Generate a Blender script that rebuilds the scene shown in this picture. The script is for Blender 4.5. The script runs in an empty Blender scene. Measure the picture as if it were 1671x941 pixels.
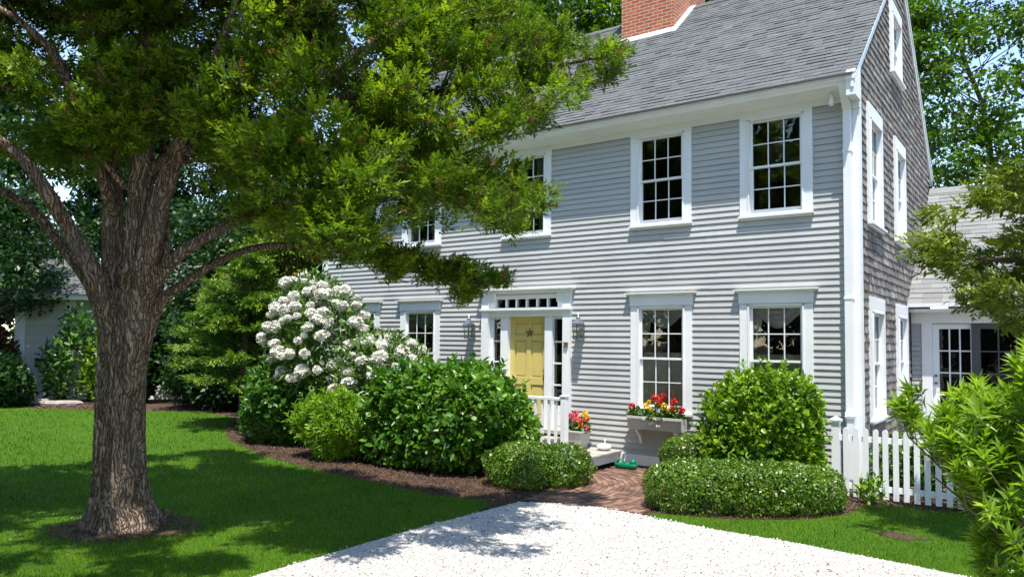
import bpy, math
import numpy as np
from mathutils import Matrix, Vector

SC = bpy.context.scene
COL = SC.collection
RNG = np.random.default_rng(11)
rad = math.radians

# ------------------------------------------------------------------ camera
F_PX, PITCH, ROLL, YAW, SHIFT = 1239.291, .0508, .0113, -.6246, 24.7928
CAM = np.array([2.2932, -11.6006, 2.0584])
FWD = np.array([math.sin(YAW)*math.cos(PITCH), math.cos(YAW)*math.cos(PITCH), math.sin(PITCH)])
_r = np.array([math.cos(YAW), -math.sin(YAW), 0.0]); _u = np.cross(_r, FWD)
RGT = _r*math.cos(ROLL) + _u*math.sin(ROLL)
UPV = _u*math.cos(ROLL) - _r*math.sin(ROLL)
cd = bpy.data.cameras.new('camera'); cam = bpy.data.objects.new('camera', cd); COL.objects.link(cam)
M = Matrix.Identity(4)
for i in range(3):
    M[i][0], M[i][1], M[i][2], M[i][3] = RGT[i], UPV[i], -FWD[i], CAM[i]
cam.matrix_world = M
cd.sensor_width = 36; cd.sensor_fit = 'HORIZONTAL'; cd.lens = 36*F_PX/1671
cd.shift_y = SHIFT/1671; cd.clip_start = .05; cd.clip_end = 2000
SC.camera = cam

# ------------------------------------------------------------------ light
SUN = np.array([.77, -1.0, 3.6]); SUN = SUN/np.linalg.norm(SUN)
ELEV = math.asin(SUN[2]); AZ = math.atan2(SUN[0], SUN[1])
SUN_STRENGTH, SKY_STRENGTH, EXPOSURE = 2.9, .15, 1.55
w = bpy.data.worlds.new('World'); SC.world = w; w.use_nodes = True
nt = w.node_tree; nt.nodes.clear()
out = nt.nodes.new('ShaderNodeOutputWorld'); bg = nt.nodes.new('ShaderNodeBackground')
sky = nt.nodes.new('ShaderNodeTexSky'); sky.sky_type = 'NISHITA'; sky.sun_disc = False
sky.sun_elevation = ELEV; sky.sun_rotation = AZ; sky.air_density = 1.0; sky.dust_density = .1; sky.ozone_density = 2.6; sky.altitude = 900
bg.inputs['Strength'].default_value = SKY_STRENGTH
tint = nt.nodes.new('ShaderNodeMix'); tint.data_type = 'RGBA'; tint.blend_type = 'MULTIPLY'; tint.inputs[0].default_value = 1; tint.inputs[7].default_value = (1.07, .98, .87, 1)
nt.links.new(sky.outputs[0], tint.inputs[6]); nt.links.new(tint.outputs[2], bg.inputs[0]); nt.links.new(bg.outputs[0], out.inputs[0])
sl = bpy.data.lights.new('sun', 'SUN'); sl.energy = SUN_STRENGTH; sl.angle = rad(.53); sl.color = (1, .955, .88)
so = bpy.data.objects.new('sun', sl); COL.objects.link(so)
so.rotation_euler = Vector(SUN).to_track_quat('Z', 'Y').to_euler()
so.location = (5, -8, 25)
SC.view_settings.view_transform = 'Standard'; SC.view_settings.look = 'None'
SC.view_settings.exposure = EXPOSURE; SC.view_settings.gamma = 1; SC.view_settings.use_curve_mapping = False
SC.cycles.max_bounces = 8; SC.cycles.transparent_max_bounces = 16; SC.cycles.diffuse_bounces = 4
SC.cycles.use_denoising = True
SC.cycles.sample_clamp_indirect = 6

# ------------------------------------------------------------------ helpers: points
def ray(u, v): return FWD + RGT*(u-835.5)/F_PX - UPV*(v-470.5-SHIFT)/F_PX
def at_depth(u, v, d): return CAM + ray(u, v)*d
def on_ground(u, v, z=0.0):
    d = ray(u, v); return CAM + d*((z-CAM[2])/d[2])
def project(P):
    d = np.asarray(P, float)-CAM; k = d@FWD
    return 835.5+F_PX*(d@RGT)/k, 470.5+SHIFT-F_PX*(d@UPV)/k, k

# ------------------------------------------------------------------ helpers: objects
def tag(o, label=None, cat=None, group=None, kind=None):
    if label: o['label'] = label
    if cat: o['category'] = cat
    if group: o['group'] = group
    if kind: o['kind'] = kind
    return o
ROOT = {}
def thing(name, label, cat, loc=(0, 0, 0), group=None):
    o = bpy.data.objects.new(name, None); COL.objects.link(o); o.location = loc; o.empty_display_size = .2
    ROOT[o.name] = np.array(loc, float)
    return tag(o, label, cat, group)
def root_loc(o):
    while o.parent is not None: o = o.parent
    return ROOT.get(o.name, np.zeros(3))
def link_mesh(name, me, mats, parent=None, origin=None):
    if not isinstance(mats, (list, tuple)): mats = [mats]
    for m in mats: me.materials.append(m)
    o = bpy.data.objects.new(name, me); COL.objects.link(o)
    if parent is not None: o.parent = parent
    elif origin is not None:
        o.location = origin; ROOT[o.name] = np.array(origin, float)
    return o
class MB:
    """collects world-space geometry; .build links it as one mesh object"""
    def __init__(s): s.v = []; s.f = []; s.a = []; s.mi = []; s.n = 0; s.smooth = False
    def add(s, V, Fs, var=None, mi=0):
        V = [tuple(map(float, p)) for p in V]
        for f in Fs:
            s.f.append(tuple(i+s.n for i in f)); s.a.append(RNG.random() if var is None else var); s.mi.append(mi)
        s.v += V; s.n += len(V); return s
    def box(s, x0, x1, y0, y1, z0, z1, var=.5, mi=0, tf=None):
        V = [(x, y, z) for z in (z0, z1) for y in (y0, y1) for x in (x0, x1)]
        if tf is not None: V = [tf(p) for p in V]
        return s.add(V, [(0, 2, 3, 1), (4, 5, 7, 6), (0, 1, 5, 4), (2, 6, 7, 3), (0, 4, 6, 2), (1, 3, 7, 5)], var, mi)
    def prism(s, poly, axis_pts, var=.5, mi=0):
        """poly: list of 3-D points (closed); axis_pts: offset vector to the other end"""
        n = len(poly); P = np.array(poly, float); Q = P+np.array(axis_pts, float)
        Fs = [tuple(range(n))[::-1], tuple(range(n, 2*n))]+[(i, (i+1) % n, n+(i+1) % n, n+i) for i in range(n)]
        return s.add(np.vstack([P, Q]), Fs, var, mi)
    def lathe(s, c, prof, seg=16, var=.5, mi=0, cap=True):
        V = []; Fs = []
        for r, z in prof:
            for k in range(seg):
                a = 2*math.pi*k/seg; V.append((c[0]+r*math.cos(a), c[1]+r*math.sin(a), c[2]+z))
        for i in range(len(prof)-1):
            for k in range(seg):
                k2 = (k+1) % seg; Fs.append((i*seg+k, i*seg+k2, (i+1)*seg+k2, (i+1)*seg+k))
        if cap:
            Fs.append(tuple(range(seg))[::-1]); Fs.append(tuple(range((len(prof)-1)*seg, len(prof)*seg)))
        return s.add(V, Fs, var, mi)
    def tube(s, pts, r, seg=8, var=.5, mi=0, disp=None):
        V, Q = tube_np(pts, r, seg, disp)
        s.add(V, [tuple(q) for q in Q], var, mi)
        n = len(V)
        k = s.n-n
        s.f.append(tuple(range(k, k+seg))[::-1]); s.a.append(var); s.mi.append(mi)
        s.f.append(tuple(range(s.n-seg, s.n))); s.a.append(var); s.mi.append(mi)
        return s
    def build(s, name, mats, parent=None, smooth=False, origin=None, bevel=0):
        me = bpy.data.meshes.new(name)
        off = root_loc(parent) if parent is not None else (np.array(origin, float) if origin is not None else np.zeros(3))
        V = np.array(s.v, float)-off
        me.from_pydata(V.tolist(), [], s.f)
        at = me.attributes.new('var', 'FLOAT', 'FACE'); at.data.foreach_set('value', np.array(s.a, dtype=np.float32))
        if any(s.mi): me.polygons.foreach_set('material_index', np.array(s.mi, dtype=np.int32))
        if smooth: me.polygons.foreach_set('use_smooth', np.ones(len(s.f), dtype=bool))
        me.update()
        o = link_mesh(name, me, mats, parent, origin)
        if bevel:
            b = o.modifiers.new('bevel', 'BEVEL'); b.width = bevel; b.segments = 2; b.limit_method = 'ANGLE'
        return o
def tube_np(pts, r, seg=8, disp=None):
    P = np.array(pts, float); n = len(P); r = np.broadcast_to(np.array(r, float), (n,))
    T = np.gradient(P, axis=0); T /= np.linalg.norm(T, axis=1)[:, None]+1e-12
    ref = np.array([0, 0, 1.]) if abs(T[0][2]) < .9 else np.array([1., 0, 0])
    N = np.cross(T[0], ref); N /= np.linalg.norm(N)
    V = []
    for i in range(n):
        N = N-T[i]*(N@T[i]); N /= np.linalg.norm(N)+1e-12; B = np.cross(T[i], N)
        a = np.arange(seg)*2*np.pi/seg
        rr = np.full(seg, r[i])
        if disp is not None: rr = rr*disp(a, i/(n-1))
        V.append(P[i]+rr[:, None]*(np.cos(a)[:, None]*N+np.sin(a)[:, None]*B))
    V = np.vstack(V)
    Q = [(i*seg+k, i*seg+(k+1) % seg, (i+1)*seg+(k+1) % seg, (i+1)*seg+k) for i in range(n-1) for k in range(seg)]
    return V, np.array(Q)
def mesh_quads(name, V, Q, var, mat, parent=None, origin=None):
    off = root_loc(parent) if parent is not None else (np.array(origin, float) if origin is not None else np.zeros(3))
    V = (V-off).astype(np.float32); k = Q.shape[1]
    me = bpy.data.meshes.new(name)
    me.vertices.add(len(V)); me.vertices.foreach_set('co', V.ravel())
    me.loops.add(Q.size); me.loops.foreach_set('vertex_index', Q.astype(np.int32).ravel())
    me.polygons.add(len(Q)); me.polygons.foreach_set('loop_start', np.arange(0, Q.size, k, dtype=np.int32))
    at = me.attributes.new('var', 'FLOAT', 'FACE'); at.data.foreach_set('value', var.astype(np.float32))
    me.update(calc_edges=True)
    return link_mesh(name, me, mat, parent, origin)
def unit(A): return A/(np.linalg.norm(A, axis=-1, keepdims=True)+1e-12)
def rand_dirs(n, rng=RNG): return unit(rng.normal(size=(n, 3)))

# leaf templates: (verts[x along, y across, z lift], quads)
KITE = (np.array([(0, 0, 0), (.42, .5, .08), (1, 0, -.05), (.42, -.5, .08)]), np.array([(0, 3, 2, 1)]))
LANCE = (np.array([(0, 0, 0), (.5, 0, .0), (1, 0, -.12), (.45, .5, .10), (.45, -.5, .10)]), np.array([(0, 1, 2, 3), (0, 4, 2, 1)]))
OVAL = (np.array([(0, 0, 0), (.5, 0, -.02), (1, 0, -.10), (.28, .46, .07), (.7, .4, .04), (.7, -.4, .04), (.28, -.46, .07)]),
        np.array([(0, 1, 4, 3), (1, 2, 2, 4), (0, 6, 5, 1), (1, 5, 2, 2)]))
OVAL = (OVAL[0], np.array([(0, 1, 4, 3), (0, 6, 5, 1), (1, 2, 4, 4), (1, 5, 2, 2)]))
OVAL = (np.array([(0, 0, 0), (.26, .5, .06), (.72, .42, .02), (1, 0, -.12), (.72, -.42, .02), (.26, -.5, .06), (.5, 0, -.03)]),
        np.array([(0, 6, 2, 1), (6, 3, 2, 2), (0, 5, 4, 6), (6, 4, 3, 3)]))
def clean_quads(T):      # drop degenerate corner quads by splitting evenly
    return T
OVAL = (np.array([(0, 0, 0), (.3, .5, .07), (.75, .36, .02), (1, 0, -.12), (.75, -.36, .02), (.3, -.5, .07)]),
        np.array([(0, 3, 2, 1), (0, 5, 4, 3)]))
def spray_template(n=6, rng=np.random.default_rng(3)):
    V = []; Q = []
    for i in range(n):
        x = .08+.75*i/(n-1); L = .42*(1-.55*i/(n-1)); 
        for sgn in (1, -1):
            a = rad(38)*sgn*(1+.25*rng.normal()); d = np.array([math.cos(a), math.sin(a), .25*rng.normal()])
            p = np.array([x+.03*rng.normal(), 0, .02*rng.normal()]); s = np.array([-d[1], d[0], .3*rng.normal()])*L*.17
            k = len(V); V += [p, p+d*L*.5+s, p+d*L, p+d*L*.5-s]; Q.append((k, k+1, k+2, k+3))
    k = len(V); V += [(.5, 0, 0), (.8, .06, .02), (1.15, 0, 0), (.8, -.06, 0)]; Q.append((k, k+1, k+2, k+3))
    return np.array(V, float), np.array(Q)
SPRAY = spray_template()
def leaves_np(T, P, D, N, L, W, var, jit=.12, rng=RNG):
    TV, TQ = T; n = len(P); kq = TQ.shape[1]; D = unit(D); S = unit(np.cross(N, D)); N2 = np.cross(D, S)
    L = np.broadcast_to(L, (n,)); W = np.broadcast_to(W, (n,))
    V = (P[:, None, :]+(L[:, None]*TV[None, :, 0])[..., None]*D[:, None, :]
         + (W[:, None]*TV[None, :, 1])[..., None]*S[:, None, :]+(L[:, None]*TV[None, :, 2])[..., None]*N2[:, None, :])
    nv = len(TV); Q = (TQ[None]+(np.arange(n)*nv)[:, None, None]).reshape(-1, kq)
    var = np.repeat(var, len(TQ)) + rng.normal(size=n*len(TQ))*jit
    return V.reshape(-1, 3), Q, np.clip(var, 0, 1)
def cat_leaves(parts):
    Vs, Qs, As = [], [], []; n = 0
    for V, Q, A in parts:
        Vs.append(V); Qs.append(Q+n); As.append(A); n += len(V)
    return np.vstack(Vs), np.vstack(Qs), np.concatenate(As)

# ------------------------------------------------------------------ materials
def newmat(name):
    m = bpy.data.materials.new(name); m.use_nodes = True
    n = m.node_tree.nodes; n.clear()
    o = n.new('ShaderNodeOutputMaterial'); b = n.new('ShaderNodeBsdfPrincipled')
    m.node_tree.links.new(b.outputs[0], o.inputs[0])
    return m, n, m.node_tree.links, b, o
def ramp(n, l, src, stops, interp='LINEAR'):
    r = n.new('ShaderNodeValToRGB'); r.color_ramp.interpolation = interp; e = r.color_ramp.elements
    while len(e) < len(stops): e.new(.5)
    for k, (p, c) in enumerate(stops): e[k].position = p; e[k].color = (*c, 1)
    l.new(src, r.inputs[0]); return r.outputs[0]
def coords(n, l, scale=(1, 1, 1)):
    g = n.new('ShaderNodeNewGeometry'); m = n.new('ShaderNodeMapping'); m.inputs['Scale'].default_value = scale
    l.new(g.outputs['Position'], m.inputs['Vector']); return m.outputs[0]
def noise(n, l, vec, scale, detail=4, rough=.55):
    t = n.new('ShaderNodeTexNoise'); t.inputs['Scale'].default_value = scale; t.inputs['Detail'].default_value = detail
    t.inputs['Roughness'].default_value = rough; l.new(vec, t.inputs['Vector']); return t.outputs['Fac']
def mixc(n, l, fac, a, b, mode='MIX'):
    m = n.new('ShaderNodeMix'); m.data_type = 'RGBA'; m.blend_type = mode
    for sock, v in ((m.inputs['Factor'], fac), (m.inputs['A'], a), (m.inputs['B'], b)):
        pass
    f, A, B = m.inputs[0], m.inputs[6], m.inputs[7]
    for s_, v in ((f, fac), (A, a), (B, b)):
        if hasattr(v, 'is_linked'): l.new(v, s_)
        elif isinstance(v, tuple): s_.default_value = (*v, 1)
        else: s_.default_value = v
    return m.outputs[2]
def mth(n, l, op, a, b=None, c=None):
    m = n.new('ShaderNodeMath'); m.operation = op
    for i, v in enumerate((a, b, c)):
        if v is None: continue
        if hasattr(v, 'is_linked'): l.new(v, m.inputs[i])
        else: m.inputs[i].default_value = v
    return m.outputs[0]
def attr(n, name='var'):
    a = n.new('ShaderNodeAttribute'); a.attribute_name = name; return a.outputs['Fac']
def bump(n, l, b, h, strength=.3, dist=.02):
    k = n.new('ShaderNodeBump'); k.inputs['Strength'].default_value = strength; k.inputs['Distance'].default_value = dist
    l.new(h, k.inputs['Height']); l.new(k.outputs[0], b.inputs['Normal'])
def mat_leaf(name, c0, c1, c2, rough=.45, trans=.30, spec=.35, tint=(1.25, 1.3, .5), brown=None):
    m, n, l, b, o = newmat(name)
    col = ramp(n, l, attr(n), [(0, c0), (.55, c1), (1, c2)] if not brown else [(0, brown), (.06, brown), (.13, c0), (.55, c1), (1, c2)])
    l.new(col, b.inputs['Base Color']); b.inputs['Roughness'].default_value = rough; b.inputs['Specular IOR Level'].default_value = spec
    t = n.new('ShaderNodeBsdfTranslucent'); l.new(mixc(n, l, 1.0, col, tint, 'MULTIPLY'), t.inputs[0])
    x = n.new('ShaderNodeMixShader'); x.inputs[0].default_value = trans
    l.new(b.outputs[0], x.inputs[1]); l.new(t.outputs[0], x.inputs[2]); l.new(x.outputs[0], o.inputs[0])
    return m
def mat_plain(name, c, rough=.6, metal=0, var=.08, nscale=3.0, bstr=0, spec=.4):
    m, n, l, b, o = newmat(name); v = coords(n, l)
    f = noise(n, l, v, nscale, 5)
    d = tuple(x*(1-var) for x in c); e = tuple(min(1, x*(1+var)) for x in c)
    l.new(ramp(n, l, f, [(.3, d), (.7, e)]), b.inputs['Base Color'])
    b.inputs['Roughness'].default_value = rough; b.inputs['Metallic'].default_value = metal; b.inputs['Specular IOR Level'].default_value = spec
    if bstr: bump(n, l, b, noise(n, l, v, nscale*12, 4), bstr, .01)
    return m
def mat_var(name, stops, rough=.8, nscale=(20, 20, 20), nstr=.35, bstr=.3, spec=.3, streak=None):
    """per-face colour from 'var', broken up by noise"""
    m, n, l, b, o = newmat(name); v = coords(n, l, nscale)
    f = mth(n, l, 'ADD', attr(n), mth(n, l, 'MULTIPLY', mth(n, l, 'SUBTRACT', noise(n, l, v, 1.0, 6, .65), .5), nstr))
    col = ramp(n, l, f, stops)
    if streak:
        f2 = noise(n, l, coords(n, l, streak[0]), 1.0, 4)
        col = mixc(n, l, ramp(n, l, f2, [(streak[2], (0, 0, 0)), (streak[3], (1, 1, 1))]), col, streak[1])
    l.new(col, b.inputs['Base Color']); b.inputs['Roughness'].default_value = rough; b.inputs['Specular IOR Level'].default_value = spec
    if bstr: bump(n, l, b, noise(n, l, v, 2.0, 6), bstr, .01)
    return m

WHITE = mat_plain('white_paint', (.79, .80, .80), .45, var=.055, nscale=1.4, bstr=.08)
SIDING = mat_var('grey_clapboard_paint', [(0, (.385, .385, .378)), (.5, (.44, .44, .432)), (1, (.482, .482, .474))], .6, (1.2, 1.2, 22), .35, .12, streak=((.9, .9, .35), (.33, .335, .33), .48, .95))
SHINGLE_WALL = mat_var('weathered_cedar_shingle', [(0, (.10, .085, .074)), (.45, (.19, .168, .152)), (.8, (.275, .25, .23)), (1, (.38, .355, .33))], .85, (30, 30, 3.5), .7, .5)
ROOF = mat_var('asphalt_shingle', [(0, (.078, .082, .080)), (.5, (.112, .118, .116)), (1, (.15, .156, .154))], .9, (45, 45, 45), .5, .5,
               streak=((.6, .25, .25), (.095, .10, .105), .5, .85))
WING_ROOF = mat_var('pale_wood_shingle_roof', [(0, (.15, .15, .145)), (.5, (.215, .215, .208)), (1, (.29, .29, .28))], .9, (30, 30, 12), .6, .4)
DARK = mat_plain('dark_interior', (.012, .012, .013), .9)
DRIP_SHADE = mat_plain('drip_edge_painted_shade', (.03, .03, .032), .6)  # near-black colour paints the gutter's shadow onto the drip edge
YELLOW = mat_plain('yellow_door_paint', (.62, .50, .16), .42, var=.04, bstr=.04)
BRASS = mat_plain('aged_brass', (.42, .27, .10), .35, metal=.9)
RUST = mat_plain('rusty_metal', (.19, .11, .045), .7, metal=.3, var=.4, nscale=40)
METAL = mat_plain('pewter_metal', (.30, .31, .32), .35, metal=.8)
DARKMETAL = mat_plain('dark_grey_frame', (.075, .078, .085), .5)
CURTAIN = mat_plain('white_curtain', (.82, .82, .80), .9, var=.06, nscale=6)
BARK = None
def mat_bark():
    m, n, l, b, o = newmat('cedar_bark'); v = coords(n, l)
    wv = n.new('ShaderNodeTexNoise'); wv.inputs['Scale'].default_value = 3.2; wv.inputs['Detail'].default_value = 4; l.new(v, wv.inputs['Vector'])
    sc = n.new('ShaderNodeVectorMath'); sc.operation = 'MULTIPLY_ADD'; sc.inputs[1].default_value = (.26, .26, 1.6); l.new(wv.outputs['Color'], sc.inputs[0]); l.new(v, sc.inputs[2])
    mp = n.new('ShaderNodeMapping'); mp.inputs['Scale'].default_value = (26, 26, .62); l.new(sc.outputs[0], mp.inputs['Vector'])
    vo = n.new('ShaderNodeTexVoronoi'); vo.feature = 'DISTANCE_TO_EDGE'; l.new(mp.outputs[0], vo.inputs['Vector']); vo.inputs['Scale'].default_value = 1.0
    vc = n.new('ShaderNodeTexVoronoi'); vc.feature = 'F1'; l.new(mp.outputs[0], vc.inputs['Vector']); vc.inputs['Scale'].default_value = 1.0
    crack = ramp(n, l, vo.outputs['Distance'], [(0, (.22, .22, .22)), (.12, (.70, .70, .70)), (.34, (1, 1, 1))])
    fib = noise(n, l, coords(n, l, (60, 60, 4)), 1.0, 7, .7)
    tone = mth(n, l, 'ADD', mth(n, l, 'MULTIPLY', fib, .85), mth(n, l, 'MULTIPLY', vc.outputs['Color'], .22))
    col = ramp(n, l, tone, [(.30, (.080, .050, .032)), (.46, (.215, .145, .098)), (.60, (.36, .265, .188)), (.76, (.57, .475, .375))])
    col = mixc(n, l, crack, (.018, .011, .008), col)
    c3 = noise(n, l, v, 1.7, 4); col = mixc(n, l, ramp(n, l, c3, [(.5, (0, 0, 0)), (.72, (.55, .55, .55))]), col, (.15, .135, .115))
    l.new(col, b.inputs['Base Color']); b.inputs['Roughness'].default_value = .9; b.inputs['Specular IOR Level'].default_value = .12
    bump(n, l, b, mth(n, l, 'ADD', crack, mth(n, l, 'MULTIPLY', fib, .6)), 1.0, .035); return m
BARK = mat_bark()
TWIG = mat_plain('grey_brown_twig', (.13, .10, .075), .9, var=.3, nscale=12)
STEM = mat_plain('green_brown_stem', (.10, .09, .05), .8, var=.2)
def mat_brick(name, c1, c2, mortar):
    m, n, l, b, o = newmat(name)
    g = n.new('ShaderNodeNewGeometry'); sx = n.new('ShaderNodeSeparateXYZ'); l.new(g.outputs['Position'], sx.inputs[0])
    cx = n.new('ShaderNodeCombineXYZ'); l.new(mth(n, l, 'ADD', sx.outputs[0], sx.outputs[1]), cx.inputs[0]); l.new(sx.outputs[2], cx.inputs[1])
    t = n.new('ShaderNodeTexBrick'); l.new(cx.outputs[0], t.inputs['Vector'])
    t.inputs['Color1'].default_value = (*c1, 1); t.inputs['Color2'].default_value = (*c2, 1); t.inputs['Mortar'].default_value = (*mortar, 1)
    t.inputs['Scale'].default_value = 1; t.inputs['Brick Width'].default_value = .205; t.inputs['Row Height'].default_value = .072
    t.inputs['Mortar Size'].default_value = .010; t.inputs['Mortar Smooth'].default_value = .2; t.inputs['Bias'].default_value = -.1
    v = coords(n, l); nz = noise(n, l, v, 25, 5)
    col = mixc(n, l, ramp(n, l, nz, [(.35, (0, 0, 0)), (.75, (.5, .5, .5))]), t.outputs['Color'], (.22, .09, .06))
    l.new(col, b.inputs['Base Color']); b.inputs['Roughness'].default_value = .85
    h = mth(n, l, 'ADD', mth(n, l, 'MULTIPLY', t.outputs['Fac'], -1.0), mth(n, l, 'MULTIPLY', nz, .3))
    bump(n, l, b, h, .8, .012); return m
BRICK = mat_brick('red_chimney_brick', (.37, .060, .014), (.50, .125, .034), (.52, .42, .31))
def mat_glass():
    m, n, l, b, o = newmat('window_glass'); n.remove(b)
    fr = n.new('ShaderNodeFresnel'); fr.inputs[0].default_value = 1.95
    t = n.new('ShaderNodeBsdfTransparent'); t.inputs[0].default_value = (.88, .90, .89, 1)
    g = n.new('ShaderNodeBsdfGlossy'); g.inputs['Roughness'].default_value = .015
    v = coords(n, l); k = n.new('ShaderNodeBump'); k.inputs['Strength'].default_value = .08; k.inputs['Distance'].default_value = .02
    l.new(noise(n, l, v, 2.6, 2), k.inputs['Height']); l.new(k.outputs[0], g.inputs['Normal'])
    x = n.new('ShaderNodeMixShader'); l.new(fr.outputs[0], x.inputs[0]); l.new(t.outputs[0], x.inputs[1]); l.new(g.outputs[0], x.inputs[2])
    l.new(x.outputs[0], o.inputs[0]); return m
GLASS = mat_glass()
def mat_ground(name, stops, scale, bstr, bscale, patches=None, rough=.95, bdist=.03):
    m, n, l, b, o = newmat(name); v = coords(n, l)
    f = noise(n, l, v, scale, 8, .68); col = ramp(n, l, f, stops)
    if patches:
        f2 = noise(n, l, v, patches[0], 4); col = mixc(n, l, ramp(n, l, f2, [(patches[2], (0, 0, 0)), (patches[3], (1, 1, 1))]), col, patches[1])
    l.new(col, b.inputs['Base Color']); b.inputs['Roughness'].default_value = rough; b.inputs['Specular IOR Level'].default_value = .15
    bump(n, l, b, noise(n, l, v, bscale, 6, .7), bstr, bdist); return m
MULCH = mat_ground('brown_mulch', [(.3, (.030, .017, .011)), (.5, (.085, .05, .033)), (.7, (.17, .11, .075))], 38, 1, 45)
SOIL = mat_ground('far_ground', [(.3, (.03, .03, .014)), (.7, (.07, .065, .03))], 6, .6, 20)
LAWN = mat_ground('lawn_turf', [(.3, (.025, .065, .004)), (.55, (.055, .13, .007)), (.75, (.10, .18, .015))], 30, .8, 60)
GRAVEL = mat_ground('white_crushed_shell', [(.26, (.12, .11, .095)), (.40, (.34, .32, .30)), (.6, (.46, .445, .42)), (.8, (.54, .525, .50))], 48, 1, 55, bdist=.02)
STONE = mat_var('shell_fragment', [(0, (.07, .055, .042)), (.05, (.12, .10, .085)), (.10, (.32, .300, .268)), (.4, (.44, .415, .375)), (1, (.56, .535, .49))], .85, (60, 60, 60), .2, .2)
CHIP = mat_var('mulch_chip', [(0, (.035, .02, .014)), (.6, (.12, .075, .05)), (.95, (.22, .15, .10)), (1, (.45, .36, .25))], .9, (60, 60, 60), .2, 0)
PAVER = mat_var('path_brick', [(0, (.085, .050, .038)), (.5, (.165, .092, .066)), (1, (.26, .155, .11))], .9, (30, 30, 30), .6, .5)
GRASS = mat_leaf('grass_blade', (.030, .080, .003), (.095, .205, .006), (.24, .33, .018), .6, .40, .08)

# ================================================================== SETTING: ground sheets
def sheet(name, poly, z, mat, kind='structure'):
    b = MB(); b.add([(x, y, z) for x, y in poly], [tuple(range(len(poly)))]); o = b.build(name, mat, origin=(0, 0, 0)); tag(o, kind=kind); return o
def inside(P, poly):
    P = np.asarray(P); x, y = P[:, 0], P[:, 1]; r = np.zeros(len(P), bool); n = len(poly)
    for i in range(n):
        x1, y1 = poly[i]; x2, y2 = poly[(i+1) % n]
        c = (y1 > y) != (y2 > y)
        with np.errstate(divide='ignore', invalid='ignore'):
            r ^= c & (x < (x2-x1)*(y-y1)/(y2-y1+1e-12)+x1)
    return r
sheet('ground', [(-600, -600), (600, -600), (600, 600), (-600, 600)], 0, SOIL)
BED = [(-26, 3.5), (-26, -3), (-18, -3.4), (-9, -4), (-3.6, -4.1), (-2.0, -3.6), (.6, -3.6), (1.0, -1.0), (2.6, -1.0), (2.6, 0), (-11, .0), (-13, 3.5)]
sheet('mulch_bed', BED, .004, MULCH)
LAWN_P = [(-40, -1.0), (-22.0, -1.9), (-19.2, -.6), (-17.6, .75), (-15.6, .55), (-14.3, -.35), (-13.2, -1.25), (-11.6, -2.25), (-9.1, -3.2), (-7.3, -3.55), (-5.7, -3.76), (-4.5, -3.85), (-3.62, -3.72),
          (-3.45, -4.3), (-3.47, -5.2), (-3.46, -6.2), (-3.42, -7.5), (-3.4, -10), (-3.5, -16), (-40, -16)]
sheet('lawn', LAWN_P, .008, LAWN)
STRIP_P = [(-1.78, -3.30), (-.9, -3.33), (.02, -3.36), (1.08, -3.50), (2.0, -3.66), (4.5, -3.9), (4.5, -.62), (.55, -.66), (.2, -1.0), (.15, -1.6), (-.2, -2.2), (-.9, -2.75), (-1.75, -3.0)]
sheet('lawn', STRIP_P, .008, LAWN)
GRAV_P = [(-3.40, -3.50), (-3.0, -3.28), (-2.4, -3.12), (-1.85, -3.18), (-.9, -3.33), (.02, -3.36), (1.08, -3.50), (2.0, -3.66), (7, -4.1), (7, -17), (-3.5, -17), (-3.4, -10), (-3.42, -7.5), (-3.46, -6.2), (-3.47, -5.2), (-3.43, -4.3)]
sheet('driveway', GRAV_P, .012, GRAVEL)
sheet('tree_mulch_ring', [(-6.03+.75*(1+.18*math.sin(3*a)+.1*math.sin(7*a))*math.cos(a), -7.25+.75*(1+.15*math.sin(2*a+1))*math.sin(a)) for a in np.linspace(0, 2*math.pi, 32)[:-1]], .014, MULCH)
sheet('bare_soil_patch', [(.85+.27*(1+.3*math.sin(3*a))*math.cos(a), -2.35+.15*(1+.35*math.sin(4*a+1))*math.sin(a)) for a in np.linspace(0, 2*math.pi, 24)[:-1]], .013, MULCH)
sheet('patio', [(.3, -.2), (6, -.2), (6, 4.43), (.3, 4.43)], .006, PAVER)

# brick path laid in arcs round the small boxwood
PATH_P = [(-3.42, -3.40), (-3.0, -3.27), (-2.4, -3.11), (-1.84, -3.16), (-1.88, -2.7), (-2.1, -2.0), (-2.5, -1.0), (-2.95, -.06), (-3.74, -.06), (-3.78, -1.0), (-3.62, -2.0), (-3.48, -2.8)]
b = MB(); b.add([(x, y, .010) for x, y in PATH_P], [tuple(range(len(PATH_P)))], 0.02)
pc = np.array([-4.55, -2.55]); r0 = .3
for ring in range(43):
    r = r0+ring*.078; per = .20; n = max(4, int(2*math.pi*r/per)); ph = RNG.random()*6.28
    for k in range(n):
        a0 = ph+2*math.pi*k/n; a1 = a0+2*math.pi/n-.011/r
        cxy = pc+(r+.035)*np.array([math.cos((a0+a1)/2), math.sin((a0+a1)/2)])
        if not inside(cxy[None], PATH_P)[0]: continue
        h = .019+RNG.normal()*.0025; v = RNG.random()
        pts = [pc+rr*np.array([math.cos(a), math.sin(a)]) for rr, a in ((r, a0), (r+.070, a0), (r+.070, (a0+a1)/2), (r+.070, a1), (r, a1), (r, (a0+a1)/2))]
        b.prism([(*p, .011) for p in pts], (0, 0, h-.011), v)
tag(b.build('brick_path', PAVER, origin=(0, 0, 0)), kind='structure')

# ================================================================== MAIN HOUSE
HX0, HX1, HD = -11.40, 0.0, 7.2         # left end, right corner, depth
RIDGE_Y, EAVE_Z = 3.6, 5.84
def roof_z(y): return 6.22+.849*(y if y <= RIDGE_Y else 2*RIDGE_Y-y)
house = thing('house', 'grey two-storey clapboard house with red brick chimney and white trim', 'house', (-5.7, 3.6, 0))

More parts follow.
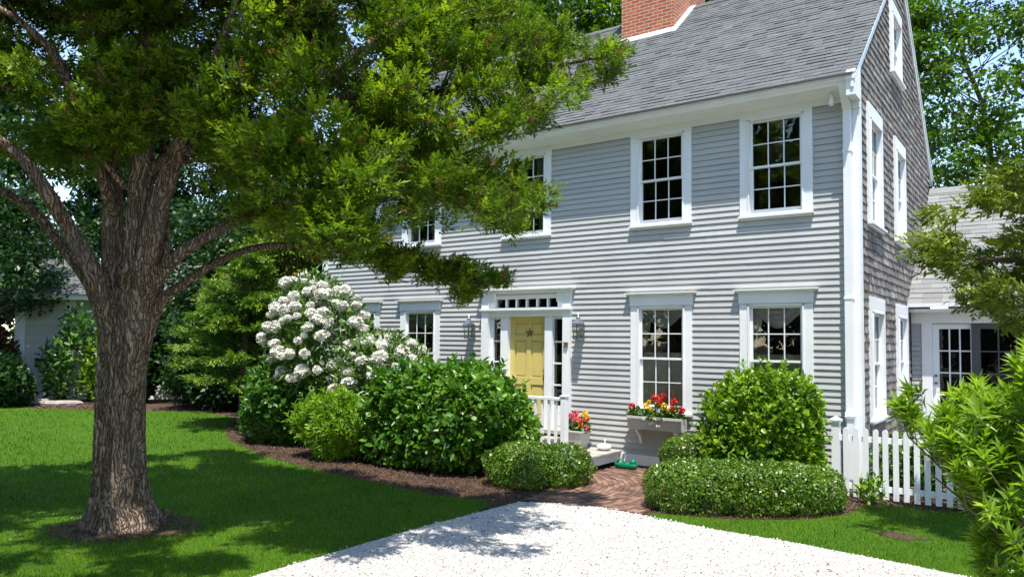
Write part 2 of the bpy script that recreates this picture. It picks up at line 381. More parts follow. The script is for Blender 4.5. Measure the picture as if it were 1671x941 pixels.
UPW = [(-1.155), (-3.04), (-5.745), (-8.39), (-10.10)]
LOW = [(-1.165), (-3.03), (-8.39), (-10.10)]
DOORC = -5.735
openF = [(x-.50, x+.50, 4.05, 5.70) for x in UPW]+[(x-.50, x+.50, .97, 2.84) for x in LOW]+[(DOORC-.96, DOORC+.96, .0, 2.98)]
# clapboards -----------------------------------------------------------------
def clapboards(mb, x0, x1, z0, z1, openings, yface=0.0, e=.094, d=.024, flip=1, tf=None):
    z = z0; k = 0
    while z < z1:
        zt = min(z+e+.012, z1+.02); mid = z+e/2
        iv = [(x0, x1)]
        for a, c, za, zb in openings:
            if za < mid < zb:
                niv = []
                for p, q in iv:
                    if c <= p or a >= q: niv.append((p, q)); continue
                    if p < a: niv.append((p, a))
                    if q > c: niv.append((c, q))
                iv = niv
        for p, q in iv:
            cuts = [p]
            while q-cuts[-1] > 4.2: cuts.append(cuts[-1]+RNG.uniform(1.8, 3.8))
            cuts.append(q)
            for s, t in zip(cuts[:-1], cuts[1:]):
                dd = d+RNG.normal()*.0012; zz = z+RNG.normal()*.0015
                poly = [(s, yface-dd, zz), (s, yface-.002, zt), (s, yface+.01, zt), (s, yface+.01, zz)]
                mbv = np.array(poly); ext = np.array([t-s-.002, 0, 0])
                if tf is None: mb.prism(poly, ext, RNG.uniform(.25, .75))
                else:
                    P = [tf(p_) for p_ in poly]; Q = [tf(tuple(np.array(p_)+ext)) for p_ in poly]
                    mb.add(P+Q, [(3, 2, 1, 0), (4, 5, 6, 7), (0, 1, 5, 4), (1, 2, 6, 5), (2, 3, 7, 6), (3, 0, 4, 7)], RNG.uniform(.25, .75))
        z += e; k += 1
b = MB(); clapboards(b, HX0+.14, HX1-.15, .215, 5.60, openF); b.build('clapboard_siding', SIDING, house)
# dark inner shell (rooms seen through the panes)
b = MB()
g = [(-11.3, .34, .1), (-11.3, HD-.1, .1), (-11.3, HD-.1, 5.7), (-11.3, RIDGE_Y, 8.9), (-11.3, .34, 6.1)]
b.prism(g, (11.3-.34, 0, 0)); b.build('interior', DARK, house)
b = MB(); b.box(HX0, HX1+.012, -.02, HD, -.1, .05); b.build('foundation', mat_plain('grey_foundation', (.22, .215, .21), .9, var=.2, nscale=8, bstr=.3), house)
for q_ in ((HX0, -7.65, -.045, 0), (-3.765, HX1+.03, -.045, 0), (.0, .045, .002, HD)):
    b = MB(); b.box(*q_, .05, .218); b.build('water_table', WHITE, house)
# frieze, soffit, crown
b = MB(); b.box(HX0, HX1, -.028, .01, 5.585, 5.72)
b.prism([(HX0, -.028, 5.67), (HX0, -.10, 5.70), (HX0, -.30, 5.735), (HX0, -.30, 5.76), (HX0, -.028, 5.76)], (HX1-HX0+.03, 0, 0))
b.build('frieze_board', WHITE, house)
# gutter (K profile, hollow top)
gp = [(-.30, 5.735), (-.36, 5.735), (-.375, 5.765), (-.41, 5.79), (-.415, 5.835), (-.425, 5.835), (-.425, 5.848), (-.405, 5.848), (-.40, 5.83), (-.40, 5.80), (-.36, 5.775), (-.315, 5.765), (-.315, 5.835), (-.30, 5.835)]
b = MB(); b.prism([(HX0-.1, y, z) for y, z in gp], (HX1-HX0+.15, 0, 0)); gut = b.build('gutter', WHITE, house)
b = MB(); b.box(HX1+.05, HX1+.058, -.42, -.30, 5.74, 5.845); b.build('end_cap', WHITE, gut)
b = MB(); b.prism([(HX0-.1, -.33, 5.90), (HX0-.1, -.33, 5.92), (HX0-.1, -.45, 5.866), (HX0-.1, -.456, 5.838), (HX0-.1, -.432, 5.838)], (HX1-HX0+.13, 0, 0)); b.build('drip_edge_shade', DRIP_SHADE, house)  # drip edge strip, coloured dark as the shadow band between roof edge and gutter
# corner boards
b = MB(); b.box(-.16, .03, -.032, .005, .218, 5.585); b.box(.002, .032, .005, .14, .218, 5.80)
b.box(-.185, .05, -.06, .005, 5.46, 5.50); b.box(-.175, .04, -.05, .005, 5.50, 5.585)
b.build('corner_board', WHITE, house)
b = MB(); b.box(HX0-.03, HX0+.15, -.032, .005, .218, 5.585); b.build('corner_board', WHITE, house)
# downspout with elbow and straps
b = MB(); b.box(-.165, -.065, -.135, -.045, .28, 5.42); b.prism([(-.165, -.135, 5.42), (-.165, -.045, 5.42), (-.165, -.30, 5.74), (-.165, -.40, 5.74)], (.10, 0, 0))
b.prism([(-.165, -.135, .28), (-.165, -.045, .28), (-.165, -.16, .16), (-.165, -.24, .18)], (.10, 0, 0))
ds = b.build('downspout', WHITE, house)
for z in (4.83, 2.72, 1.1):
    b = MB(); b.box(-.175, -.055, -.142, -.034, z, z+.035); b.build('strap', WHITE, ds)
# gable cornice return with scroll
b = MB(); b.box(-.06, .06, -.40, -.03, 5.56, 5.735)
b.prism([(-.06, -.40, 5.735), (-.06, -.43, 5.78), (-.06, -.43, 5.87), (-.06, -.30, 5.97), (-.06, -.03, 6.18), (-.06, -.03, 5.735)], (.12, 0, 0)); b.build('cornice_return', WHITE, house)
# security lamp under eave
b = MB(); b.lathe((-.30, -.20, 5.60), [(.0, -.10), (.035, -.09), (.042, -.05), (.03, 0), (.018, .03), (.018, .10)], 12); b.build('floodlight', WHITE, house, True)

# gable wall: individual cedar shingles ---------------------------------------
def gable_yrange(z):
    lo = max(.13, (z-6.17)/.849+.02); hi = min(HD-.02, 2*RIDGE_Y-(z-6.17)/.849-.02); return lo, hi
GAW = [(1.13, 3.86, 5.72), (3.40, 3.86, 5.72), (1.13, .93, 2.80), (3.40, .93, 2.80), (3.17, 6.76, 8.10)]
b = MB(); z = .215; e = .127; row = 0
while z < 9.1:
    lo, hi = gable_yrange(z+e); 
    if hi-lo > .1:
        y = lo-RNG.uniform(0, .1)
        while y < hi:
            wd = RNG.uniform(.075, .19); a, c = max(y, lo), min(y+wd-.004, hi)
            y += wd
            if c-a < .015: continue
            skip = any(abs((a+c)/2-yc) < .5 and zb+.03 < z+e*.5 < zt-.06 for yc, zb, zt in GAW)
            if skip: continue
            th = .017+RNG.normal()*.003; dz = RNG.normal()*.005; sk = RNG.normal()*.003
            P = [(.004+th, a, z+dz), (.004+th+sk, c, z+dz+RNG.normal()*.002), (.004, c, z+e+.01), (.004, a, z+e+.01)]
            Q = [(-.006, p[1], p[2]) for p in P]
            b.add(P+Q, [(0, 1, 2, 3), (7, 6, 5, 4), (0, 4, 5, 1), (1, 5, 6, 2), (2, 6, 7, 3), (3, 7, 4, 0)], float(np.clip(RNG.normal(.45, .2), 0, 1)))
    z += e; row += 1
b.build('shingle_siding', SHINGLE_WALL, house)
b = MB(); b.prism([(0, .0, .05), (0, HD, .05), (0, HD, 5.9), (0, RIDGE_Y, 9.15), (0, .0, 6.05)], (-.03, 0, 0)); 
# sheathing with window holes is not needed: windows are set in front of it on the gable, so give the panes their own recess
# rake boards
def rake(mb, x0, x1, s0, s1):
    mb.prism([(x0, -.42, roof_z(-.42)-s0), (x0, RIDGE_Y, roof_z(RIDGE_Y)-s0), (x0, RIDGE_Y, roof_z(RIDGE_Y)-s1), (x0, -.42, roof_z(-.42)-s1)], (x1-x0, 0, 0))
    mb.prism([(x0, HD+.42, roof_z(HD+.42)-s0), (x0, RIDGE_Y, roof_z(RIDGE_Y)-s0), (x0, RIDGE_Y, roof_z(RIDGE_Y)-s1), (x0, HD+.42, roof_z(HD+.42)-s1)], (x1-x0, 0, 0))
b = MB(); rake(b, .004, .046, .012, .20); rake(b, .046, .066, .012, .07); b.build('rake_board', WHITE, house)
# left gable wall and rear wall (plain clapboards)
b = MB(); b.prism([(HX0-.02, -.0, .05), (HX0-.02, HD, .05), (HX0-.02, HD, 5.95), (HX0-.02, RIDGE_Y, 9.2), (HX0-.02, 0, 6.1)], (.03, 0, 0)); b.box(HX0, HX1-.01, HD-.03, HD+.01, .05, 6.0)
b.build('rear_siding', SIDING, house)

# roof ----------------------------------------------------------------------
RX0, RX1 = HX0-.10, HX1+.07
CHX0, CHX1, CHY0, CHY1 = -5.22, -4.02, 2.74, 4.46
roof = None
def shingle_slope(mb, x0, x1, y0, y1, zf, e=.125, wmin=.12, wmax=.28, tmax=.016, skip=None, ydir=1):
    """courses of separate tabs laid up a slope; zf(y) is the deck height"""
    slope = (zf(y1)-zf(y0))/(y1-y0); n = np.array([0, -slope, 1.]); n /= np.linalg.norm(n); t = np.array([0, 1., slope]); t /= np.linalg.norm(t)
    if ydir < 0 and n[2] < 0: n = -n
    Ls = abs(y1-y0)*math.sqrt(1+slope*slope); s = 0
    if y1 < y0: t = -t
    while s < Ls-.02:
        x = x0-RNG.uniform(0, .3)
        while x < x1:
            wd = RNG.uniform(wmin, wmax); a, c = max(x, x0), min(x+wd-.004, x1); x += wd
            if c-a < .02: continue
            p0 = np.array([0, y0, zf(y0)])+t*s
            if skip and skip((a+c)/2, p0[1]): continue
            th = RNG.choice([.005, .008, .011, tmax])*RNG.uniform(.85, 1.1); ee = e*1.05
            s_ = min(s+ee, Ls)-s
            A = p0+n*(th+.006); Bt = p0+t*s_+n*.005
            P = [A+[a, 0, 0], A+[c, 0, 0], Bt+[c, 0, 0], Bt+[a, 0, 0]]; Q = [p0+[a, 0, 0]-n*.01, p0+[c, 0, 0]-n*.01]
            mb.add(P+Q, [(0, 1, 2, 3), (4, 5, 1, 0), (4, 0, 3), (1, 5, 2)], float(np.clip(RNG.normal(.5, .13), 0, 1)))
        s += e
b = MB()
shingle_slope(b, RX0, RX1, -.43, RIDGE_Y, roof_z, skip=lambda x, y: CHX0+.02 < x < CHX1-.02 and CHY0+.05 < y < CHY1)
V0 = [(RX0, -.42, roof_z(-.42)-.004), (RX1-.004, -.42, roof_z(-.42)-.004), (RX1-.004, RIDGE_Y, roof_z(RIDGE_Y)-.004), (RX0, RIDGE_Y, roof_z(RIDGE_Y)-.004), (RX0, HD+.42, roof_z(HD+.42)-.004), (RX1-.004, HD+.42, roof_z(HD+.42)-.004)]
b.add(V0, [(0, 1, 2, 3), (3, 2, 5, 4)], .3)
roof = b.build('roof', ROOF, house)
for x, xe in ((RX0, CHX0), (CHX1, RX1)):
  b = MB()
  while x < xe-.02:
    a, c = x, min(x+.30, xe)
    if True:
        zr = roof_z(RIDGE_Y)
        for sg in (-1, 1):
            b.add([(a, RIDGE_Y, zr+.045), (c, RIDGE_Y, zr+.035), (c, RIDGE_Y+sg*.15, zr-.09), (a, RIDGE_Y+sg*.15, zr-.08)], [(0, 1, 2, 3)], RNG.uniform(.1, .5))
            b.add([(a, RIDGE_Y, zr+.045), (a, RIDGE_Y+sg*.15, zr-.08), (a, RIDGE_Y+sg*.15, zr-.11), (a, RIDGE_Y, zr)], [(0, 1, 2, 3)], .1)
            b.add([(a, RIDGE_Y+sg*.15, zr-.08), (c, RIDGE_Y+sg*.15, zr-.09), (c, RIDGE_Y+sg*.15, zr-.13), (a, RIDGE_Y+sg*.15, zr-.13)], [(0, 1, 2, 3)], .1)
    x += .3
  b.build('ridge_cap', ROOF, roof)
b = MB(); b.box(CHX0, CHX1, CHY0, CHY1, 7.5, 10.9); b.box(CHX0-.06, CHX1+.06, CHY0-.06, CHY1+.06, 10.9, 11.05); chim = b.build('chimney', BRICK, house)
LEAD = mat_plain('pale_flashing', (.58, .60, .63), .4, metal=.0, var=.08, nscale=9)
b = MB(); zf = roof_z(CHY0)
b.prism([(CHX0-.1, CHY0-.17, roof_z(CHY0-.17)+.022), (CHX0-.1, CHY0-.005, zf+.035), (CHX0-.1, CHY0-.005, zf-.03), (CHX0-.1, CHY0-.17, roof_z(CHY0-.17)-.01)], (CHX1-CHX0+.22, 0, 0))
b.prism([(CHX1+.003, CHY0-.05, roof_z(CHY0-.05)-.02), (CHX1+.003, RIDGE_Y, roof_z(RIDGE_Y)-.02), (CHX1+.003, RIDGE_Y, roof_z(RIDGE_Y)+.05), (CHX1+.003, CHY0-.05, roof_z(CHY0-.05)+.04)], (.13, 0, 0))
b.build('flashing', LEAD, chim)

# windows -------------------------------------------------------------------
def tfF(p): return p                                    # facade: x across, y out(-), z up
def tfG(yc):                                            # gable: local x -> +Y, local y (out is -) -> +X
    return lambda p: (-p[1], yc+p[0], p[2])
def window(xc, zb, zt, head, tf0, half=.545, sash_half=.395, sash_z0=None, sash_z1=None, curtain='none', glass_cols=3, out=0.035):
    tf = (lambda p: tf0((xc+p[0], p[1], p[2])))
    s0 = zb+.075 if sash_z0 is None else sash_z0; s1 = zt-.16 if sash_z1 is None else sash_z1
    b = MB(); B = lambda *a: b.box(*a, tf=tf)
    B(-half, -sash_half, -out, .06, zb+.045, s1); B(sash_half, half, -out, .06, zb+.045, s1); B(-half, half, -out, .06, s1, zt)
    B(-sash_half-.022, -sash_half+.001, -out-.014, -out-.001, s0-.01, s1+.02); B(sash_half-.001, sash_half+.022, -out-.014, -out-.001, s0-.01, s1+.02); B(-sash_half-.022, sash_half+.022, -out-.014, -out-.001, s1-.001, s1+.021)
    # jamb liners behind
    B(-half+.03, -sash_half-.002, .06, .22, zb+.05, s1); B(sash_half+.002, half-.03, .06, .22, zb+.05, s1); B(-half+.03, half-.03, .06, .22, s1+.002, zt-.02); B(-half+.03, half-.03, .06, .22, zb+.02, s0-.002)
    wo = b.build('window', WHITE, house)
    b = MB(); B = lambda *a: b.box(*a, tf=tf)
    B(-half-.012, half+.012, -out-.05, .06, zb+.012, zb+.046); B(-half+.01, half-.01, -out-.012, .0, zb-.02, zb+.011)
    B(-sash_half, sash_half, -out-.012, .05, zb+.047, s0); b.build('sill', WHITE, wo)
    if head:
        b = MB(); B = lambda *a: b.box(*a, tf=tf)
        B(-half-.012, half+.012, -out-.018, .03, zt+.002, zt+.165)
        for k, (ex, pr, za, zc) in enumerate(((.03, .035, .165, .18), (.055, .058, .18, .198), (.075, .082, .198, .215))):
            B(-half-ex, half+ex, -out-pr, .03, zt+za, zt+zc)
        b.build('head_cap', WHITE, wo)
    mid = (s0+s1)/2
    for k, (za, zc, y) in enumerate(((mid-.018, s1, .012), (s0, mid+.018, .042))):
        b = MB(); B = lambda *a: b.box(*a, tf=tf); f = .042
        B(-sash_half, -sash_half+f, y, y+.03, za, zc); B(sash_half-f, sash_half, y, y+.03, za, zc)
        B(-sash_half+f, sash_half-f, y, y+.03, za, za+(.036 if k == 0 else .07)); B(-sash_half+f, sash_half-f, y, y+.03, zc-.036, zc)
        x0, x1 = -sash_half+f, sash_half-f; z0, z1 = za+(.036 if k == 0 else .07), zc-.036
        for q in (1, 2): B(x0+(x1-x0)*q/3-.008, x0+(x1-x0)*q/3+.008, y+.004, y+.026, z0, z1)
        B(x0, x1, y+.006, y+.025, (z0+z1)/2-.008, (z0+z1)/2+.008)
        b.build('sash', WHITE, wo)
        b = MB(); V = [tf((x0-.004, y+.015, z0-.004)), tf((x1+.004, y+.015, z0-.004)), tf((x1+.004, y+.015, z1+.004)), tf((x0-.004, y+.015, z1+.004))]
        b.add(V, [(0, 1, 2, 3)]); b.build('pane', GLASS, wo)
    def cloth(name, fn, nx=60, nz=30):
        mb = MB(); V = []; 
        for i in range(nz+1):
            for j in range(nx+1): V.append(tf(fn(j/nx, i/nz)))
        mb.add(V, [(i*(nx+1)+j, i*(nx+1)+j+1, (i+1)*(nx+1)+j+1, (i+1)*(nx+1)+j) for i in range(nz) for j in range(nx)]); mb.build(name, CURTAIN, wo, True)
    X = sash_half
    if curtain == 'cafe' or curtain == 'cafe_swag':       # sheer half curtain below the meeting rail
        cloth('curtain', lambda u, v: (-X+2*X*u, .094+.012*math.sin(u*46+1.3*math.sin(v*3))+.004*math.sin(u*101), s0+(mid+.10-s0)*v))
    if curtain == 'cafe_swag' or curtain == 'swag':       # swag across the top, tail at the left
        cloth('swag', lambda u, v: (-X+2*X*u, .09-.02*math.sin(math.pi*u)*v+.014*math.sin(v*26+u*2), s1-.02-v*(.07+.24*math.sin(math.pi*u)**1.2)+.012*math.sin(u*9)), 50, 20)
        cloth('curtain_tail', lambda u, v: (-X+.02+(.16-.07*v)*u, .105+.015*math.sin(u*22), s1-.05-v*(.58+.05*math.sin(u*5))), 20, 16)
    if curtain == 'panels':
        for sg in (-1, 1):
            cloth('curtain', lambda u, v: (sg*(X-(.20+.07*v)*u), .14+.018*math.sin(u*24), s0+(s1-s0)*v), 30, 12)
    if curtain == 'sheer':
        cloth('curtain', lambda u, v: (-X+2*X*u, .14+.016*math.sin(u*50), s0+(s1-s0)*v), 60, 6)
    return wo
for xc, cu in zip(UPW, ('none', 'none', 'sheer_top', 'panels', 'panels')):
    window(xc, 3.995, 5.70, False, tfF, sash_z0=4.07, sash_z1=5.52, curtain='panels' if cu == 'sheer_top' else cu)
for xc, cu in zip(LOW, ('cafe_swag', 'cafe_swag', 'cafe_swag', 'cafe')):
    window(xc, .905, 2.69, True, tfF, sash_z0=.985, sash_z1=2.655, curtain=cu)
for yc, zb, zt in GAW:
    window(0, zb, zt, False, tfG(yc), half=.565, sash_half=.42, sash_z0=zb+.09, sash_z1=zt-.24, curtain='cafe', out=.05)

# doorway -------------------------------------------------------------------
D = lambda x: DOORC+x
b = MB(); B = b.box
for sg in (-1, 1):
    x0, x1 = sorted((D(sg*1.0), D(sg*.84))); B(x0, x1, -.085, .02, .35, 2.80)
    B(x0-.01, x1+.01, -.098, .02, .35, .52)
    x0, x1 = sorted((D(sg*.58), D(sg*.42))); B(x0, x1, -.02, .14, .505, 2.54)
    x0, x1 = sorted((D(sg*.838), D(sg*.782))); B(x0, x1, .02, .10, .505, 2.54)
    x0, x1 = sorted((D(sg*.782), D(sg*.582))); B(x0, x1, .04, .09, .505, .93); B(x0+.03, x1-.03, .034, .04, .58, .86); B(x0, x1, .04, .09, 2.49, 2.54)
    for z in (1.30, 1.69, 2.08): B(x0, x1, .05, .085, z-.014, z+.014)
B(D(-.838), D(.838), -.05, .14, 2.541, 2.66); B(D(-1.03), D(1.03), -.125, -.05, 2.655, 2.69); B(D(-.838), D(.838), -.05, .14, 2.66, 2.705)
B(D(-1.01), D(1.01), -.10, -.051, 2.625, 2.655)
B(D(-.838), D(.838), -.02, .10, 2.87, 2.99); B(D(-1.0), D(-.70), -.075, .1, 2.801, 2.99); B(D(.70), D(1.0), -.075, .1, 2.801, 2.99)
B(D(-.838), D(-.70), -.03, .1, 2.706, 2.8); B(D(.70), D(.838), -.03, .1, 2.706, 2.8)
for k in range(1, 6): B(D(-.70+1.40*k/6-.013), D(-.70+1.40*k/6+.013), -.01, .06, 2.705, 2.87)
for ex, pr, z0, z1 in ((1.02, .11, 2.99, 3.01), (1.045, .135, 3.01, 3.03), (1.07, .16, 3.03, 3.05)): B(D(-ex), D(ex), -pr, .05, z0, z1)
b2 = b; ds_ = b2.build('door_surround', WHITE, house)
b = MB(); b.add([(D(-.70), .045, 2.70), (D(.70), .045, 2.70), (D(.70), .045, 2.875), (D(-.70), .045, 2.875)], [(0, 1, 2, 3)]); b.build('transom_pane', GLASS, ds_)
for sg in (-1, 1):
    x0, x1 = sorted((D(sg*.782), D(sg*.582))); b = MB(); b.add([(x0, .068, .93), (x1, .068, .93), (x1, .068, 2.49), (x0, .068, 2.49)], [(0, 1, 2, 3)]); b.build('sidelight_pane', GLASS, ds_)
b = MB(); B = b.box; dx = .42; B(D(-dx), D(dx), .105, .14, .51, 2.54)
# raised rails leave six sunk panels
st = .105; y0, y1 = .080, .105
B(D(-dx), D(-dx+st), y0, y1, .51, 2.54); B(D(dx-st), D(dx), y0, y1, .51, 2.54); B(D(-.05), D(.05), y0, y1, .51, 2.54)
for za, zb in ((.51, .72), (1.28, 1.42), (2.10, 2.19), (2.43, 2.54)):
    B(D(-dx+st), D(-.05), y0, y1, za, zb); B(D(.05), D(dx-st), y0, y1, za, zb)
for za, zb in ((.72, 1.28), (1.42, 2.10), (2.19, 2.43)):
    for xa, xb in ((-dx+st, -.05), (.05, dx-st)): B(D(xa+.03), D(xb-.03), .093, .1045, za+.03, zb-.03)
door = b.build('front_door', YELLOW, house, bevel=.004)
b = MB(); b.box(D(.345), D(.385), .070, .0795, 1.36, 1.60); b.lathe((D(.365), .05, 1.55), [(0, -.02), (.02, -.015), (.024, 0), (.02, .015), (0, .02)], 10); b.tube([(D(.365), .072, 1.50), (D(.365), .03, 1.47), (D(.365), .03, 1.40), (D(.365), .072, 1.37)], .008, 6); b.build('handle', BRASS, door)
b = MB(); b.box(D(-.84), D(.84), -.10, .14, .44, .505); b.build('door_sill', mat_plain('worn_wood_sill', (.36, .33, .29), .7, var=.2, nscale=9), house)
# star and small ornament
def star(mb, c, R, r, dep):
    pts = []
    for k in range(10):
        a = math.pi/2+k*math.pi/5; rr = R if k % 2 == 0 else r; pts.append((c[0]+rr*math.cos(a), c[1], c[2]+rr*math.sin(a)))
    V = pts+[(c[0], c[1]-dep, c[2]), (c[0], c[1], c[2])]
    mb.add(V, [(k, (k+1) % 10, 10) for k in range(10)]+[((k+1) % 10, k, 11) for k in range(10)])
b = MB(); star(b, (D(.02), .0785, 2.235), .105, .042, .03); tag(b.build('star_ornament', RUST, origin=(D(.02), .086, 2.13)), 'rusty five-pointed star hanging on the yellow front door', 'star')
b = MB()
for dx_, dz_ in ((-.025, .03), (.025, .03), (-.022, -.02), (.02, -.025)):
    b.lathe((D(.92)+dx_, -.10, 2.03+dz_), [(0, -.022), (.02, -.012), (.026, 0), (.02, .012), (0, .022)], 8)
b.box(D(.905), D(.935), -.115, -.086, 2.0, 2.07); tag(b.build('wall_ornament', RUST, origin=(D(.92), -.09, 2.0)), 'small brown metal ornament fixed to the white casing right of the yellow door', 'ornament')

# ================================================================== PORCH
WOOD = mat_var('weathered_deck_boards', [(0, (.26, .235, .205)), (.5, (.36, .33, .29)), (1, (.45, .42, .375))], .85, (3, 40, 40), .6, .3)
porch = thing('porch', 'low white-skirted porch deck with weathered boards below the yellow door', 'porch', (-5.5, -.5, 0))
DZ = .262
b = MB()
for k in range(7):
    yb = -1.04+k*.146; b.box(-7.6, -3.74, yb, yb+.140, DZ-.03, DZ, RNG.uniform(.2, .8))
b.build('deck_boards', WOOD, porch)
b = MB(); b.box(-7.58, -3.775, -1.015, -.985, .095, DZ-.031); b.box(-3.80, -3.77, -.984, -.05, .095, DZ-.031); b.build('skirt_board', WHITE, porch)
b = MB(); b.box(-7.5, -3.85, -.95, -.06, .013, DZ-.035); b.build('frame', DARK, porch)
b = MB(); b.box(-6.6, -4.88, -.42, -.13, DZ+.11, DZ+.14); b.box(-6.58, -4.90, -.40, -.13, DZ, DZ+.109); b.build('step', WOOD, porch)
rail = thing('porch_railing', 'white wooden railing with square balusters along the porch front', 'railing', (-4.8, -.80, DZ))
PX1 = -4.388
b = MB(); b.box(PX1-.05, PX1+.05, -.86, -.76, DZ+.001, 1.165); b.box(PX1-.062, PX1+.062, -.872, -.748, 1.165, 1.19); b.build('post', WHITE, rail, bevel=.004)
b = MB(); b.box(-6.3, PX1-.05, -.85, -.77, 1.10, 1.15); b.build('handrail', WHITE, rail, bevel=.005)
b = MB(); b.box(-6.3, PX1-.05, -.835, -.785, DZ+.03, DZ+.075); b.build('bottom_rail', WHITE, rail)
x = PX1-.17
while x > -6.25:
    b = MB(); b.box(x-.02, x+.02, -.83, -.79, DZ+.076, 1.099); b.build('baluster', WHITE, rail); x -= .135

# ================================================================== WING
wing = thing('house_wing', 'single-storey grey wing with pale shingled roof behind the picket fence', 'house wing', (3, 5.5, 0))
WY, WR = 4.45, 7.45
def wroof_z(y): return 2.875+.80*(y-4.13)
b = MB(); shingle_slope(b, .012, 6.5, 4.11, WR, wroof_z, e=.155, wmin=.22, wmax=.5, tmax=.012)
b.add([(.01, 4.12, wroof_z(4.12)-.006), (6.5, 4.12, wroof_z(4.12)-.006), (6.5, WR, wroof_z(WR)-.006), (.01, WR, wroof_z(WR)-.006), (.01, 10.8, wroof_z(4.12)), (6.5, 10.8, wroof_z(4.12))], [(0, 1, 2, 3), (3, 2, 5, 4)], .3)
wr = b.build('roof', WING_ROOF, wing)
b = MB(); zr = wroof_z(WR); b.prism([(.01, WR-.17, zr-.10), (.01, WR, zr+.05), (.01, WR+.17, zr-.10), (.01, WR+.17, zr-.15), (.01, WR-.17, zr-.15)], (6.5, 0, 0)); b.build('ridge_cap', WING_ROOF, wr)
b = MB(); b.box(.012, 6.5, 4.06, 4.17, 2.79, 2.862); b.box(.03, 6.5, 4.17, WY, 2.70, 2.76); b.box(.03, 6.5, WY-.03, WY, 2.50, 2.70); b.build('eave_trim', WHITE, wing)
b = MB(); clapboards(b, .03, .20, .1, 2.52, [], e=.09, tf=lambda p: (p[0], p[1]+WY, p[2])); b.build('clapboard_siding', SIDING, wing); b = MB(); clapboards(b, 2.25, 6.5, .1, 2.52, [], e=.09, tf=lambda p: (p[0], p[1]+WY, p[2])); b.build('clapboard_siding', SIDING, wing)
b = MB(); b.box(.2, 6.4, WY+.45, 10.6, .05, 2.7); b.build('interior', DARK, wing)
b = MB(); b.box(.20, .372, WY-.035, WY+.3, .1, 2.505); b.box(2.10, 2.27, WY-.035, WY+.3, .1, 2.505); b.box(.2, 2.27, WY+.0, WY+.3, .05, .13); b.build('door_casing', WHITE, wing)
def french(name, x0, x1, y, mat, cols, za=.14, zb=2.49, rows=5, st=.105):
    b = MB(); B = b.box; B(x0, x0+st, y, y+.045, za, zb); B(x1-st, x1, y, y+.045, za, zb); B(x0+st, x1-st, y, y+.045, zb-.095, zb); B(x0+st, x1-st, y, y+.045, za, za+.24)
    g0, g1, h0, h1 = x0+st, x1-st, za+.24, zb-.095
    for k in range(1, cols): B(g0+(g1-g0)*k/cols-.012, g0+(g1-g0)*k/cols+.012, y+.008, y+.04, h0, h1)
    for k in range(1, rows): B(g0, g1, y+.010, y+.038, h0+(h1-h0)*k/rows-.012, h0+(h1-h0)*k/rows+.012)
    o = b.build(name, mat, wing)
    b = MB(); b.add([(g0, y+.024, h0), (g1, y+.024, h0), (g1, y+.024, h1), (g0, y+.024, h1)], [(0, 1, 2, 3)]); b.build('pane', GLASS, o); return o
d1 = french('glazed_door', .375, 1.085, WY+.02, WHITE, 3)
b = MB(); b.tube([(.425, WY-.035, 1.53), (.425, WY+.02, 1.53)], .022, 10); b.lathe((.425, WY-.03, 1.40), [(0, -.03), (.026, -.015), (.03, 0), (.026, .015), (0, .03)], 10); b.build('knob', DARKMETAL, d1)
french('screen_door', 1.0, 2.095, WY-.04, DARKMETAL, 3, st=.14)

